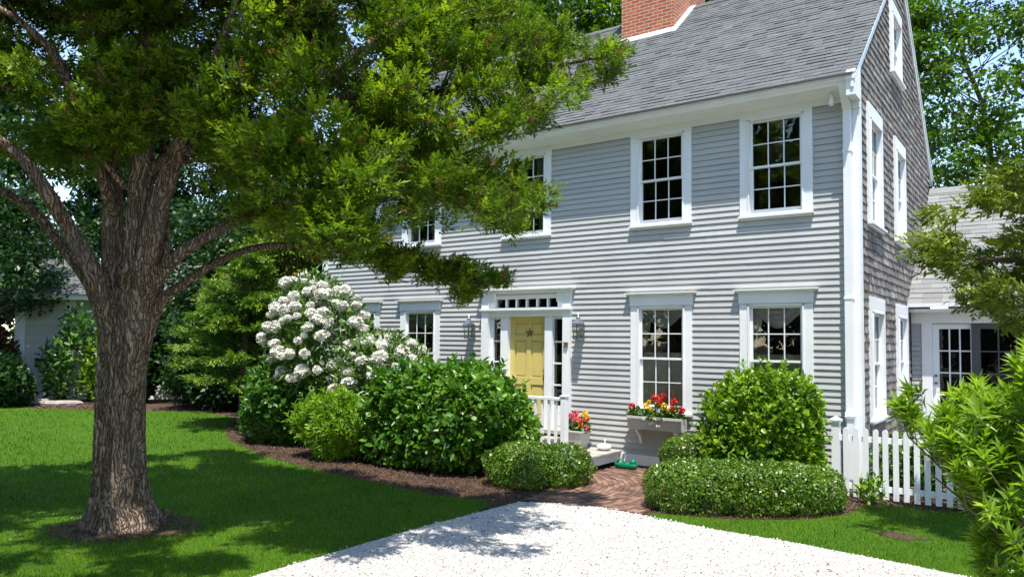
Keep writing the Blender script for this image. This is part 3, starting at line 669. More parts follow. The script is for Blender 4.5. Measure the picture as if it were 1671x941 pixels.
# ================================================================== LANTERNS
def lantern(xc, label):
    z = 2.33; t = thing('wall_lantern', label, 'lantern', (xc, -.03, z), 'wall lanterns beside the front door')
    y = -.17
    b = MB(); b.box(xc-.05, xc+.05, -.045, -.018, z-.2, z+.06); b.tube([(xc, -.045, z+.0), (xc, -.09, z+.05), (xc, y+.02, z+.215), (xc, y, z+.235)], .009, 6); b.build('back_plate', METAL, t)
    b = MB(); s = .068
    for sx in (-1, 1):
        for sy in (-1, 1):
            b.prism([(xc+sx*s*.8-.006, y+sy*s*.8-.006, z-.19), (xc+sx*s*.8+.006, y+sy*s*.8-.006, z-.19), (xc+sx*s*.8+.006, y+sy*s*.8+.006, z-.19), (xc+sx*s*.8-.006, y+sy*s*.8+.006, z-.19)], (sx*s*.25, sy*s*.25, .245))
    b.box(xc-s*.95, xc+s*.95, y-s*.95, y+s*.95, z-.212, z-.19); b.box(xc-s*1.18, xc+s*1.18, y-s*1.18, y+s*1.18, z+.055, z+.067)
    for zz in (-.07,): 
        for sg in (-1, 1): b.box(xc-s*.93, xc+s*.93, y+sg*s*.92-.004, y+sg*s*.92+.004, z+zz-.004, z+zz+.004)
    b.build('frame', METAL, t)
    b = MB(); V = [(xc-s*1.25, y-s*1.25, z+.068), (xc+s*1.25, y-s*1.25, z+.068), (xc+s*1.25, y+s*1.25, z+.068), (xc-s*1.25, y+s*1.25, z+.068), (xc-.03, y-.03, z+.15), (xc+.03, y-.03, z+.15), (xc+.03, y+.03, z+.15), (xc-.03, y+.03, z+.15)]
    b.add(V, [(3, 2, 1, 0), (4, 5, 6, 7)]+[(k, (k+1) % 4, 4+(k+1) % 4, 4+k) for k in range(4)]); b.lathe((xc, y, z+.15), [(.03, 0), (.035, .03), (.02, .06), (.028, .075), (.012, .10), (0, .105)], 10); b.build('cap', METAL, t)
    b = MB(); q = s*.86
    for sx, sy in ((0, -1), (0, 1), (-1, 0), (1, 0)):
        if sx == 0: b.add([(xc-q, y+sy*q, z-.19), (xc+q, y+sy*q, z-.19), (xc+q*1.2, y+sy*q*1.2, z+.055), (xc-q*1.2, y+sy*q*1.2, z+.055)], [(0, 1, 2, 3)])
        else: b.add([(xc+sx*q, y-q, z-.19), (xc+sx*q, y+q, z-.19), (xc+sx*q*1.2, y+q*1.2, z+.055), (xc+sx*q*1.2, y-q*1.2, z+.055)], [(0, 1, 2, 3)])
    b.build('pane', GLASS, t)
    b = MB(); b.lathe((xc, y, z-.19), [(.014, 0), (.014, .09), (.0, .11)], 8); b.build('candle_bulb', WHITE, t)
lantern(-4.52, 'square metal wall lantern right of the yellow door, above the flower pot')
lantern(-6.97, 'square metal wall lantern left of the yellow door, under the hanging cedar twigs')

# ================================================================== FENCE
fence = thing('picket_fence', 'white picket fence with rounded pickets and capped posts at the house corner', 'fence', (.4, -.45, 0))
FY = -.45
b = MB(); b.box(-.285, -.185, FY-.01, FY+.09, 0, 1.02); b.box(-.305, -.165, FY-.03, FY+.11, 1.02, 1.045)
b.add([(-.31, FY-.035, 1.045), (-.16, FY-.035, 1.045), (-.16, FY+.115, 1.045), (-.31, FY+.115, 1.045), (-.235, FY+.04, 1.10)], [(0, 1, 4), (1, 2, 4), (2, 3, 4), (3, 0, 4)]); b.build('post', WHITE, fence)
b = MB(); b.box(-.135, -.05, -.22, -.135, 0, 1.06); b.box(-.155, -.03, -.24, -.115, 1.06, 1.085)
b.add([(-.16, -.245, 1.085), (-.025, -.245, 1.085), (-.025, -.11, 1.085), (-.16, -.11, 1.085), (-.0925, -.178, 1.15)], [(0, 1, 4), (1, 2, 4), (2, 3, 4), (3, 0, 4)]); b.build('post', WHITE, fence)
b = MB(); b.box(-.185, 3.2, FY+.018, FY+.055, .77, .845); b.build('rail', WHITE, fence)
b = MB(); b.box(-.185, 3.2, FY+.018, FY+.055, .13, .205); b.build('rail', WHITE, fence)
x = -.10
while x < 3.1:
    b = MB(); hw = .034; z1 = .915+RNG.normal()*.004; tilt = RNG.normal()*.004; zb = .035+RNG.normal()*.006
    poly = [(x-hw, FY-.004, zb), (x+hw, FY-.004, zb), (x+hw+tilt, FY-.004, z1)]+[(x+tilt+hw*math.cos(a), FY-.004, z1+hw*1.1*math.sin(a)) for a in np.linspace(.35, math.pi-.35, 6)]+[(x-hw+tilt, FY-.004, z1)]
    b.prism(poly, (0, .021, 0)); b.build('picket', WHITE, fence); x += .1225
b = MB(); b.box(3.15, 3.25, FY-.01, FY+.09, 0, 1.02); b.box(3.13, 3.27, FY-.03, FY+.11, 1.02, 1.06); b.build('post', WHITE, fence)

# ================================================================== VEGETATION
def lumps(seed, n=9, f=(2, 7)):
    g = np.random.default_rng(seed); K = unit(g.normal(size=(n, 3)))*g.uniform(*f, size=(n, 1)); ph = g.uniform(0, 6.28, n)
    return lambda d: np.cos(d@K.T+ph).sum(1)/math.sqrt(n)
def blob_points(blobs, n, seed, depth=.3, amp=.09, zmin=.03, lf=(2, 7)):
    """points on/in a union of rounded boxes; returns points and outward normals"""
    g = np.random.default_rng(seed); A = np.array([(b[3]*b[4]+b[4]*b[5]+b[3]*b[5]) for b in blobs]); A = A/A.sum()
    Ps, Ns = [], []
    for k, bl in enumerate(blobs):
        c, R, p = np.array(bl[:3]), np.array(bl[3:6]), (bl[6] if len(bl) > 6 else 2.2)
        m = int(n*A[k]*1.6); d = unit(g.normal(size=(m, 3)))
        s = (np.abs(d)**p).sum(1)**(-1/p); q = d*s[:, None]
        f = (1-depth*g.random(m)**2.2)*(1+amp*lumps(seed+k, f=lf)(d*1.0))
        P = c+q*R*f[:, None]; N = unit(np.sign(d)*np.abs(q)**(p-1)/R)
        ok = P[:, 2] > zmin
        for j, b2 in enumerate(blobs):
            if j == k: continue
            p2 = b2[6] if len(b2) > 6 else 2.2
            rr = (np.abs((P-np.array(b2[:3]))/np.array(b2[3:6]))**p2).sum(1)**(1/p2); ok &= rr > .78
        Ps.append(P[ok]); Ns.append(N[ok])
    P = np.vstack(Ps); N = np.vstack(Ns); i = g.permutation(len(P))[:n]; return P[i], N[i]
def shrub(name, label, cat, blobs, n, T, L, W, mat, seed, depth=.35, amp=.1, rnd=.8, upb=.35, group=None, stems=8, lvar=.25, lf=(2, 7), varup=.25, shoots=0, shoot_len=.2, flat=None):
    g = np.random.default_rng(seed+99); c0 = np.array(blobs[0][:3]); base = (c0[0], c0[1], 0)
    t = thing(name, label, cat, base, group)
    P, N = blob_points(blobs, n, seed, depth, amp, lf=lf); m = len(P)
    D = unit(N*.6+g.normal(size=(m, 3))*rnd+np.array([0, 0, upb])); Nn = unit(N*.7+np.array([0, 0, .6])+g.normal(size=(m, 3))*.45)
    if flat: Nn = unit(N*flat+g.normal(size=(m, 3))*.5); D = unit(np.cross(Nn, rand_dirs(m, g))+N*.35)
    cl = lumps(seed+5, f=(3, 9))(P*1.6)*.12
    var = np.clip(.45+cl+g.normal(size=m)*.18+varup*(g.random(m) < .12), 0, 1)
    b = MB()
    if shoots:
        i = g.permutation(np.where(N[:, 2] > -.1)[0])[:shoots]; SP, SD, SN, SV = [], [], [], []
        for j in i:
            ax = unit(N[j]*.5+np.array([0, 0, .8])+g.normal(size=3)*.25); ln = shoot_len*g.uniform(.4, 1.1); b.tube([P[j]-ax*.1, P[j]+ax*ln*.5, P[j]+ax*ln], [.005, .004, .002], 4); t1 = unit(np.cross(ax, [.3, .5, .11])); t2 = np.cross(ax, t1); nl = g.integers(7, 13); tone = .55+.15*g.normal()
            for q in range(nl):
                h = (q+.5)/nl; a = q*2.4; rd = t1*math.cos(a)+t2*math.sin(a); sp = rad(75-45*h); SP.append(P[j]+ax*ln*h); SD.append(rd*math.sin(sp)+ax*math.cos(sp)); SN.append(ax*math.sin(sp)-rd*math.cos(sp)); SV.append(np.clip(tone+.1*g.normal(), 0, 1))
        P = np.vstack([P, SP]); D = np.vstack([D, SD]); Nn = np.vstack([Nn, SN]); var = np.concatenate([var, SV]); m = len(P)
    V, Q, A = leaves_np(T, P, D, Nn, L*np.clip(1+g.normal(size=m)*lvar, .5, 1.7), W*np.clip(1+g.normal(size=m)*lvar, .5, 1.7), var, .05, g)
    mesh_quads('foliage', V, Q, A, mat, t)
    for k in range(stems):
        bl = blobs[k % len(blobs)]; a = g.uniform(0, 6.28); e = np.array(bl[:3])+np.array(bl[3:6])*unit(g.normal(size=3)+[0, 0, .6])*.8
        s = np.array([c0[0]+.03*math.cos(a), c0[1]+.03*math.sin(a), 0.0]); mid = (s+e)/2+[0, 0, .1*bl[5]]
        b.tube([s, s*.6+mid*.4+[.02, 0, .03], mid, e], [.016, .013, .010, .004], 5)
    if stems: b.build('stems', STEM, t, True)
    return t

L_HYD = mat_leaf('hydrangea_leaf', (.028, .088, .007), (.075, .195, .013), (.19, .35, .03), .36, .32, .45)
L_LIME = mat_leaf('lime_leaf', (.06, .14, .005), (.15, .29, .010), (.29, .46, .025), .45, .38, .35)
L_LIMEH = mat_leaf('yellow_green_leaf', (.06, .14, .005), (.15, .28, .009), (.31, .46, .025), .38, .38, .45)
L_BOX = mat_leaf('boxwood_leaf', (.035, .085, .006), (.095, .185, .010), (.24, .35, .04), .34, .28, .55)
L_MID = mat_leaf('mid_green_leaf', (.026, .082, .009), (.068, .175, .018), (.16, .29, .04), .40, .28, .4)
L_DARK = mat_leaf('dark_green_leaf', (.010, .032, .007), (.022, .065, .012), (.065, .14, .03), .40, .25, .4)
L_RHODO = mat_leaf('rhododendron_leaf', (.03, .08, .008), (.075, .16, .016), (.17, .28, .04), .33, .22, .5)
L_LAUREL = mat_leaf('laurel_leaf', (.085, .18, .008), (.19, .33, .018), (.36, .49, .05), .38, .45, .5)
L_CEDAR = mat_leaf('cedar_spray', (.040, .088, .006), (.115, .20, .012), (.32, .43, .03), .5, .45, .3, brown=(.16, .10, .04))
L_CEDAR2 = mat_leaf('olive_cedar_spray', (.07, .11, .010), (.165, .22, .02), (.32, .38, .05), .5, .30, .3)
L_MAPLE = mat_leaf('maple_leaf', (.03, .08, .005), (.085, .18, .008), (.20, .34, .018), .45, .38, .35)
L_FIR = mat_leaf('fir_needle', (.035, .09, .02), (.10, .20, .025), (.30, .38, .03), .5, .25, .3)
L_RUSSET = mat_leaf('russet_tipped_leaf', (.05, .12, .008), (.16, .24, .015), (.42, .20, .03), .45, .32, .35)
L_RED = mat_leaf('reddish_leaf', (.05, .02, .012), (.10, .045, .02), (.07, .12, .02), .45, .3, .35)

shrub('hydrangea_bush', 'broad dark green hydrangea bush in front of the porch railing', 'bush',
      [(-6.05, -2.05, .80, 1.30, .80, .86, 2.6), (-5.2, -1.95, .85, .70, .70, .62, 2.4), (-6.8, -2.1, .80, .66, .66, .70, 2.4)], 11500, OVAL, .105, .072, L_HYD, 21, depth=.45, amp=.13, rnd=.9, lf=(2.5, 8), shoots=170, shoot_len=.22)
shrub('spirea_bush', 'rounded lime green spirea bush in front of the mulch bed edge', 'bush',
      [(-7.95, -2.40, .54, .80, .68, .56, 2.4)], 8000, LANCE, .10, .032, L_LIME, 22, depth=.4, amp=.13, rnd=.8, upb=.7, lf=(3, 9), shoots=200, shoot_len=.22)
shrub('viburnum_bush', 'mid green broad-leaved bush below the white flowers', 'bush',
      [(-10.4, -1.75, .76, .95, .75, .80, 2.3)], 5000, OVAL, .13, .08, L_MID, 23, depth=.45, amp=.13, lf=(3, 8), shoots=90, shoot_len=.2)
shrub('panicle_bush', 'rounded yellow-green bush under the window nearest the corner', 'bush',
      [(-1.10, -.86, .84, .78, .58, .78, 2.6), (-.80, -.95, .76, .52, .52, .55, 2.4)], 10500, OVAL, .080, .047, L_LIMEH, 24, depth=.5, amp=.13, rnd=.95, upb=.5, lf=(3, 9), shoots=190, shoot_len=.2)
shrub('boxwood_hedge', 'long low clipped boxwood hedge curving beside the brick path', 'hedge',
      [(-1.60, -2.44, .24, .44, .50, .34, 3.0), (-1.30, -2.28, .25, .44, .52, .34, 3.0), (-1.0, -2.10, .25, .44, .52, .335, 3.0), (-.70, -1.90, .25, .44, .50, .325, 3.0), (-.44, -1.70, .25, .40, .46, .31, 3.0), (-.24, -1.52, .23, .34, .38, .28, 2.6)], 30000, KITE, .040, .024, L_BOX, 25, depth=.24, amp=.045, upb=.4, stems=6, lf=(4, 14), flat=1.0)
shrub('boxwood_hedge', 'small square clipped hedge against the house wall left of the yellow-green bush', 'hedge',
      [(-2.16, -.72, .33, .44, .42, .36, 4.0)], 11000, KITE, .038, .022, L_BOX, 26, depth=.25, amp=.05, stems=4, lf=(3, 12), flat=1.0)
shrub('boxwood_bush', 'low spreading boxwood bush between the porch deck and the gravel', 'bush',
      [(-4.05, -2.45, .27, .52, .50, .33, 2.8), (-3.65, -2.1, .26, .42, .48, .30, 2.8)], 12000, KITE, .044, .027, L_BOX, 27, depth=.3, amp=.10, stems=5, lf=(3, 12), flat=.9)
shrub('weed_clump', 'small leafy weed clump at the foot of the picket fence', 'plant',
      [(.25, -.72, .14, .14, .12, .20, 2)], 160, LANCE, .12, .035, L_LIMEH, 28, depth=.7, upb=.8, stems=3)
shrub('rose_bush', 'loose dark leafy bush behind the white pickets', 'bush',
      [(.75, .35, .50, .55, .45, .48, 2), (1.35, .45, .42, .45, .4, .42, 2), (.35, .15, .35, .3, .28, .35, 2)], 1900, OVAL, .10, .055, L_MID, 29, depth=.8, amp=.2, stems=14)
shrub('round_shrub', 'dark rounded shrub at the far left edge of the lawn', 'bush', [(-23.4, -2.35, .75, 1.2, 1.0, .8, 2.4)], 5000, OVAL, .16, .10, L_DARK, 30)
shrub('round_shrub', 'reddish purple leaved shrub behind the dark one at far left', 'bush', [(-25.8, -1.9, 1.2, 1.1, 1.0, 1.2, 2.2)], 4000, OVAL, .18, .11, L_RED, 31)
shrub('garden_shrub', 'thin leafy shrub growing against the neighbouring white wall', 'bush', [(-22.8, .55, 1.0, .8, .5, 1.05, 2)], 900, OVAL, .2, .11, L_LIMEH, 32, depth=.8, amp=.2)
shrub('garden_shrub', 'loose leafy shrub growing in front of the middle of the neighbouring wall', 'bush', [(-23.7, -.35, 1.0, .85, .45, 1.1, 2), (-23.3, .1, 2.2, .8, .45, .8, 2)], 760, OVAL, .2, .11, L_MID, 34, depth=.8, amp=.25)
shrub('garden_shrub', 'tall dark shrub beside the big trunk against the neighbouring wall', 'bush', [(-21.6, 1.2, 1.3, .75, .6, 1.35, 2)], 3600, OVAL, .2, .12, L_DARK, 33, depth=.6, amp=.15)

# ---- white rhododendron
rh_b = [(-9.6, -1.55, 1.80, 1.25, .85, 1.30, 2.2), (-8.05, -1.45, 1.34, 1.05, .78, .84, 2.2), (-10.2, -1.4, 2.45, .75, .65, 1.0, 2.2)]
rh = shrub('rhododendron', 'tall rhododendron covered in white flower clusters beside the house', 'flowering bush', rh_b, 8500, LANCE, .15, .05, L_RHODO, 40, depth=.45, amp=.09, stems=14)
m, n_, l_, b_, o_ = newmat('white_petal'); l_.new(ramp(n_, l_, attr(n_), [(0, (.62, .56, .40)), (.25, (.80, .78, .68)), (1, (.88, .87, .81))]), b_.inputs['Base Color']); b_.inputs['Roughness'].default_value = .6
tr_ = n_.new('ShaderNodeBsdfTranslucent'); tr_.inputs[0].default_value = (.8, .8, .74, 1); mx = n_.new('ShaderNodeMixShader'); mx.inputs[0].default_value = .25
l_.new(b_.outputs[0], mx.inputs[1]); l_.new(tr_.outputs[0], mx.inputs[2]); l_.new(mx.outputs[0], o_.inputs[0]); PETAL = m
def truss_mesh(seed, R=.125):
    g = np.random.default_rng(seed); k = 34; d = rand_dirs(k, g); d[:, 2] = d[:, 2]*.8+.15; d = unit(d)
    P = []; Dd = []; Nn = []
    for q in d:
        t1 = unit(np.cross(q, [.3, .5, .8])); t2 = np.cross(q, t1); a0 = g.uniform(0, 6)
        for j in range(5):
            a = a0+j*1.2566; P.append(q*R*.72); Dd.append(q*.75+(t1*math.cos(a)+t2*math.sin(a))*.8); Nn.append(q)
    d2 = rand_dirs(70, g); P += list(d2*R*.5); Dd += list(unit(d2*.5+rand_dirs(70, g))); Nn += list(d2)
    P = np.array(P); V, Q, A = leaves_np(KITE, P, np.array(Dd), np.array(Nn), R*.58*g.uniform(.8, 1.2, len(P)), R*.50, g.uniform(.2, 1, len(P)), .1, g)
    return V, Q, A
tmesh = []
g = np.random.default_rng(77); P, N = blob_points(rh_b, 4000, 41, depth=.06, amp=.09)
view = unit(CAM-P); P, N = P[((N*view).sum(1) > .12) & (N[:, 2] > -.25) & (P[:, 2] > 1.05)], N[((N*view).sum(1) > .12) & (N[:, 2] > -.25) & (P[:, 2] > 1.05)]
sel = []
for i in g.permutation(len(P)):
    thr_ = g.uniform(.125, .205)
    if all(np.linalg.norm(P[i]-P[j]) > thr_ for j in sel): sel.append(i)
    if len(sel) >= 99: break
for k, i in enumerate(sel):
    if k < 4:
        V, Q, A = truss_mesh(50+k); o = mesh_quads('flower_cluster', V+root_loc(rh), Q, A, PETAL, rh); tmesh.append(o)
    else:
        o = tmesh[k % 4].copy(); COL.objects.link(o); o.parent = rh
    o.location = Vector(P[i]+N[i]*.03-root_loc(rh)); o.rotation_euler = (g.uniform(-.4, .4), g.uniform(-.4, .4), g.uniform(0, 6.28)); sc_ = g.uniform(.55, 1.08); o.scale = (sc_*g.uniform(.8, 1.2), sc_*g.uniform(.8, 1.2), sc_*g.uniform(.7, 1.0))

# ---- laurel in the right foreground: whorls of long leaves at the shoot tips
def laurel():
    base = at_depth(1690, 941, 5.2); base[2] = 0; base[0] += .05
    t = thing('laurel_bush', 'large bright yellow-green bush with long narrow leaves in the right foreground', 'bush', tuple(base))
    g = np.random.default_rng(60)
    tips = []
    def fill(poly, d0, d1, n):
        xs = np.array(poly); k = 0
        while k < n:
            q = np.array([g.uniform(xs[:, 0].min(), xs[:, 0].max()), g.uniform(xs[:, 1].min(), xs[:, 1].max())])
            if inside(q[None], poly)[0]: tips.append(at_depth(q[0], q[1], g.uniform(d0, d1))); k += 1
    fill([(1590, 650), (1700, 600), (1900, 640), (1900, 1200), (1640, 1200), (1612, 980), (1590, 880), (1560, 780)], 4.6, 5.9, 640)
    fill([(1500, 700), (1560, 650), (1640, 660), (1680, 760), (1600, 820), (1560, 770)], 4.9, 5.9, 130)
    fill([(1455, 640), (1500, 630), (1520, 660), (1495, 690), (1460, 670)], 5.5, 5.9, 13)
    fill([(1530, 645), (1600, 625), (1615, 665), (1545, 680)], 5.2, 5.7, 16)
    fill([(1640, 585), (1700, 550), (1760, 560), (1700, 640)], 4.7, 5.2, 30)
    tips = np.array(tips); ctr = np.array([base[0]+.25, base[1]+.1, .25])
    Pn, Dn, Nn, va = [], [], [], []
    b = MB()
    for k, p in enumerate(tips):
        ax = unit(unit(p-ctr)*.65+np.array([0, 0, .75])+g.normal(size=3)*.28)
        t1 = unit(np.cross(ax, [.31, .52, .1])); t2 = np.cross(ax, t1); m = g.integers(19, 28); br = g.normal()*.12
        for j in range(m):
            a = j*2.4+g.normal()*.2; h = j/m; sp = rad(80-58*h+g.normal()*8)
            rd = t1*math.cos(a)+t2*math.sin(a); Pn.append(p-ax*(.11*(1-h))); Dn.append(rd*math.sin(sp)+ax*math.cos(sp)); Nn.append(ax*math.sin(sp)-rd*math.cos(sp)); va.append(.30+.35*h+br+g.normal()*.12)
        if k % 2 == 0: 
            s = ctr+(p-ctr)*.25; b.tube([ctr*[1, 1, 0]+[g.normal()*.06, g.normal()*.06, 0], s, p-ax*.25, p-ax*.02], [.014, .011, .006, .004], 5)
    n = len(Pn); V, Q, A = leaves_np(LANCE, np.array(Pn), np.array(Dn), np.array(Nn), .128*g.uniform(.65, 1.15, n), .029*g.uniform(.8, 1.25, n), np.clip(va, 0, 1), .03, g)
    mesh_quads('foliage', V, Q, A, L_LAUREL, t); b.build('stems', STEM, t, True)
laurel()

# ---- generic broadleaf tree
def tree(name, label, loc, H, R, seed, leaf=.15, nclump=70, nleaf=230, mat=None, z0=.25, rt=.16, cr=.75, group=None, T=KITE, trunks=1, flat=.7, cat='tree'):
    g = np.random.default_rng(seed); loc = np.array([loc[0], loc[1], 0.0]); t = thing(name, label, cat, tuple(loc), group)
    b = MB(); cs = []
    for q in range(trunks):
        ox = np.array([g.normal()*.3, g.normal()*.3, 0])*(trunks > 1); zz = np.linspace(0, H*.93, 12); sway = np.cumsum(g.normal(size=(12, 2))*.012*H, axis=0)
        TP = np.column_stack([loc[0]+ox[0]*(1+zz/H*4)+sway[:, 0], loc[1]+ox[1]*(1+zz/H*4)+sway[:, 1], zz]); b.tube(TP, np.linspace(rt, .02, 12), 9)
        for k in range(nclump//trunks):
            f = g.uniform(z0, 1)**.9; prof = math.sin(math.pi*min(1, (f-z0)/(1-z0)*.82+.18))**.7; a = g.uniform(0, 6.28); r = R*prof*g.uniform(.25, 1)**.5
            c = np.array([loc[0]+r*math.cos(a), loc[1]+r*math.sin(a), f*H]); cs.append(c)
            zs = max(.08*H, f*H-(.35+.3*g.random())*r-.2); s = np.array([np.interp(zs, zz, TP[:, q3]) for q3 in range(3)])
            b.tube([s, s*.6+c*.4+[g.normal()*.1, g.normal()*.1, -.05*r], s*.25+c*.75+[g.normal()*.1, g.normal()*.1, .02], c], [max(.012, rt*.26*(1-f)+.010), .013, .008, .004], 5)
    b.build('trunk', TWIG, t, True)
    parts = []
    for c in cs:
        m = int(nleaf*g.uniform(.6, 1.4)); d = rand_dirs(m, g); rr = cr*g.uniform(.7, 1.25)*g.random(m)[:, None]**.45
        P = c+d*rr*[1, 1, flat]; D = unit(d*.6+g.normal(size=(m, 3))*.7+[0, 0, -.2]); N = unit(np.array([0, 0, 1.])+g.normal(size=(m, 3))*.55)
        parts.append(leaves_np(T, P, D, N, leaf*g.uniform(.7, 1.3, m), leaf*.62*g.uniform(.7, 1.3, m), np.clip(.42+g.normal()*.10+g.normal(size=m)*.2, 0, 1), .05, g))
    V, Q, A = cat_leaves(parts); mesh_quads('crown', V, Q, A, mat or L_DARK, t); return t

# dark wood behind the lawn, left of the house
tree('evergreen_tree', 'dark dense tree behind the lawn just right of the big trunk', (-19.8, 3.4), 7.6, 2.4, 101, .17, 110, 260, L_DARK, z0=.02)
tree('evergreen_tree', 'dark tree behind the fir, next to the left end of the house', (-16.9, 3.2), 6.4, 2.2, 102, .17, 110, 260, L_DARK, z0=.02)
tree('evergreen_tree', 'tall dark tree behind the neighbouring house seen under the cedar limbs', (-27.5, 7.0), 12.5, 3.6, 103, .22, 95, 230, L_DARK, z0=.1)
tree('evergreen_tree', 'dark tree filling the gap between the forked cedar limbs and the neighbouring roof', (-28.0, 4.4), 11.0, 2.8, 115, .2, 110, 240, L_DARK, z0=.15)
tree('evergreen_tree', 'tall dark tree at the far left edge beyond the neighbouring house', (-34.0, 2.5), 13, 4.2, 104, .25, 100, 250, L_DARK, z0=.05)
tree('evergreen_tree', 'dark tree at far left whose low branches hang in front of the neighbouring house', (-25.3, -2.2), 7.0, 3.0, 105, .16, 84, 200, L_DARK, z0=.42, rt=.10)
tree('evergreen_tree', 'dark low tree filling the gap left of the fir', (-18.0, 2.3), 4.8, 1.9, 106, .15, 90, 260, L_DARK, z0=.02)
tree('japanese_maple', 'yellow-green tree with russet leaf tips above the white flowers', (-14.6, 1.7), 5.9, 1.75, 107, .11, 90, 300, L_RUSSET, z0=.4, rt=.09, cr=.5)
# trees behind the roof
tree('maple_tree', 'tall dark green tree rising behind the roof ridge left of the chimney', (-12.0, 12.5), 19, 5.0, 108, .24, 150, 250, L_MAPLE, z0=.45, rt=.25, cr=.95)
tree('maple_tree', 'dark tree behind the roof partly hidden by the cedar', (-17.2, 10.5), 18, 4.6, 109, .24, 130, 240, L_DARK, z0=.4, rt=.25, cr=.95)
tree('maple_tree', 'tall tree standing directly behind the chimney', (-8.2, 14.0), 18.5, 4.2, 110, .24, 120, 240, L_MAPLE, z0=.5, rt=.25, cr=.9)
# sunlit maples beyond the wing
tree('maple_tree', 'tall open maple with dark trunk behind the wing roof at right', (.9, 13.6), 15.5, 3.1, 111, .16, 115, 100, L_MAPLE, z0=.30, rt=.15, cr=.58, flat=.45)
tree('maple_tree', 'slender bright maple close behind the gable', (-.9, 12.6), 12.5, 2.3, 112, .15, 85, 105, L_MAPLE, z0=.34, rt=.10, cr=.55, flat=.45)
tree('maple_tree', 'dark maple at the right edge behind the wing roof', (3.6, 14.0), 15.5, 3.0, 113, .17, 85, 100, L_MAPLE, z0=.3, rt=.15, cr=.7, flat=.5)
tree('maple_tree', 'distant maple between the gable and the slender bright maple', (-3.2, 21.0), 17, 3.0, 114, .2, 50, 110, L_MID, z0=.35, rt=.15, cr=.8, flat=.5)
# the wood across the lane that the panes mirror
def woodland():
    g = np.random.default_rng(501); parts = []; b = MB()
    for k in range(34):
        x = -46+k*2.1+g.normal(); y = -34+g.normal()*3; H = g.uniform(10, 25); R = g.uniform(2.8, 4.2)
        b.tube([(x, y, 0), (x+g.normal()*.3, y, H*.5), (x, y, H*.9)], [.22, .15, .04], 6)
        m = 1500; d = rand_dirs(m, g); P = np.array([x, y, H*.53])+d*[R, R, H*.49]*g.random(m)[:, None]**.3; parts.append(leaves_np(KITE, P, unit(d+g.normal(size=(m, 3))), unit(g.normal(size=(m, 3))+[0, 0, 1]), .7*g.uniform(.6, 1.3, m), .45, g.random(m), .05, g))
    V, Q, A = cat_leaves(parts); o = mesh_quads('woodland', V, Q, A, L_DARK, None, (-10, -34, 0)); tag(o, 'dark green wood across the lane mirrored in the window panes', 'woods', kind='stuff')
    b.build('trunk', TWIG, o)
woodland()

# ---- fir with layered boughs
def fir(loc, H, R, seed):
    g = np.random.default_rng(seed); loc = np.array([loc[0], loc[1], 0.]); t = thing('fir_tree', 'young light green fir with layered boughs left of the white flowers', 'tree', tuple(loc))
    b = MB(); b.tube([loc, loc+[.05, 0, H*.5], loc+[0, .05, H]], [.09, .06, .01], 8); parts = []
    for k in range(95):
        f = g.uniform(.20, .97); a = g.uniform(0, 6.28); Lb = R*(1-f)**.75*g.uniform(.75, 1.1)+.12; d = np.array([math.cos(a), math.sin(a), .10]); p0 = loc+[0, 0, f*H]
        e = p0+d*Lb+[0, 0, -.06*Lb]; b.tube([p0, (p0+e)/2+[0, 0, .03], e], [.014, .008, .004], 4)
        m = int(34*Lb)+8; s = g.uniform(.15, 1.05, m)[:, None]; side = np.array([-d[1], d[0], 0]); off = g.uniform(-1, 1, m)[:, None]*.30*Lb*(1.15-s)
        P = p0+(e-p0)*s+side*off+g.normal(size=(m, 3))*.03; D = unit(d+side*np.sign(off)*.7+g.normal(size=(m, 3))*.25); N = unit(np.array([0, 0, 1.])+g.normal(size=(m, 3))*.3)
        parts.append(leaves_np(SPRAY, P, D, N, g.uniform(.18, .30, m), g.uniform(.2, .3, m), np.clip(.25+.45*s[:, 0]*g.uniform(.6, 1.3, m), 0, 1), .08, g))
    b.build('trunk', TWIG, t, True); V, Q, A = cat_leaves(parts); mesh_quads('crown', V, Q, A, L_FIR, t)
fir((-13.6, -.55), 4.4, 2.0, 120)

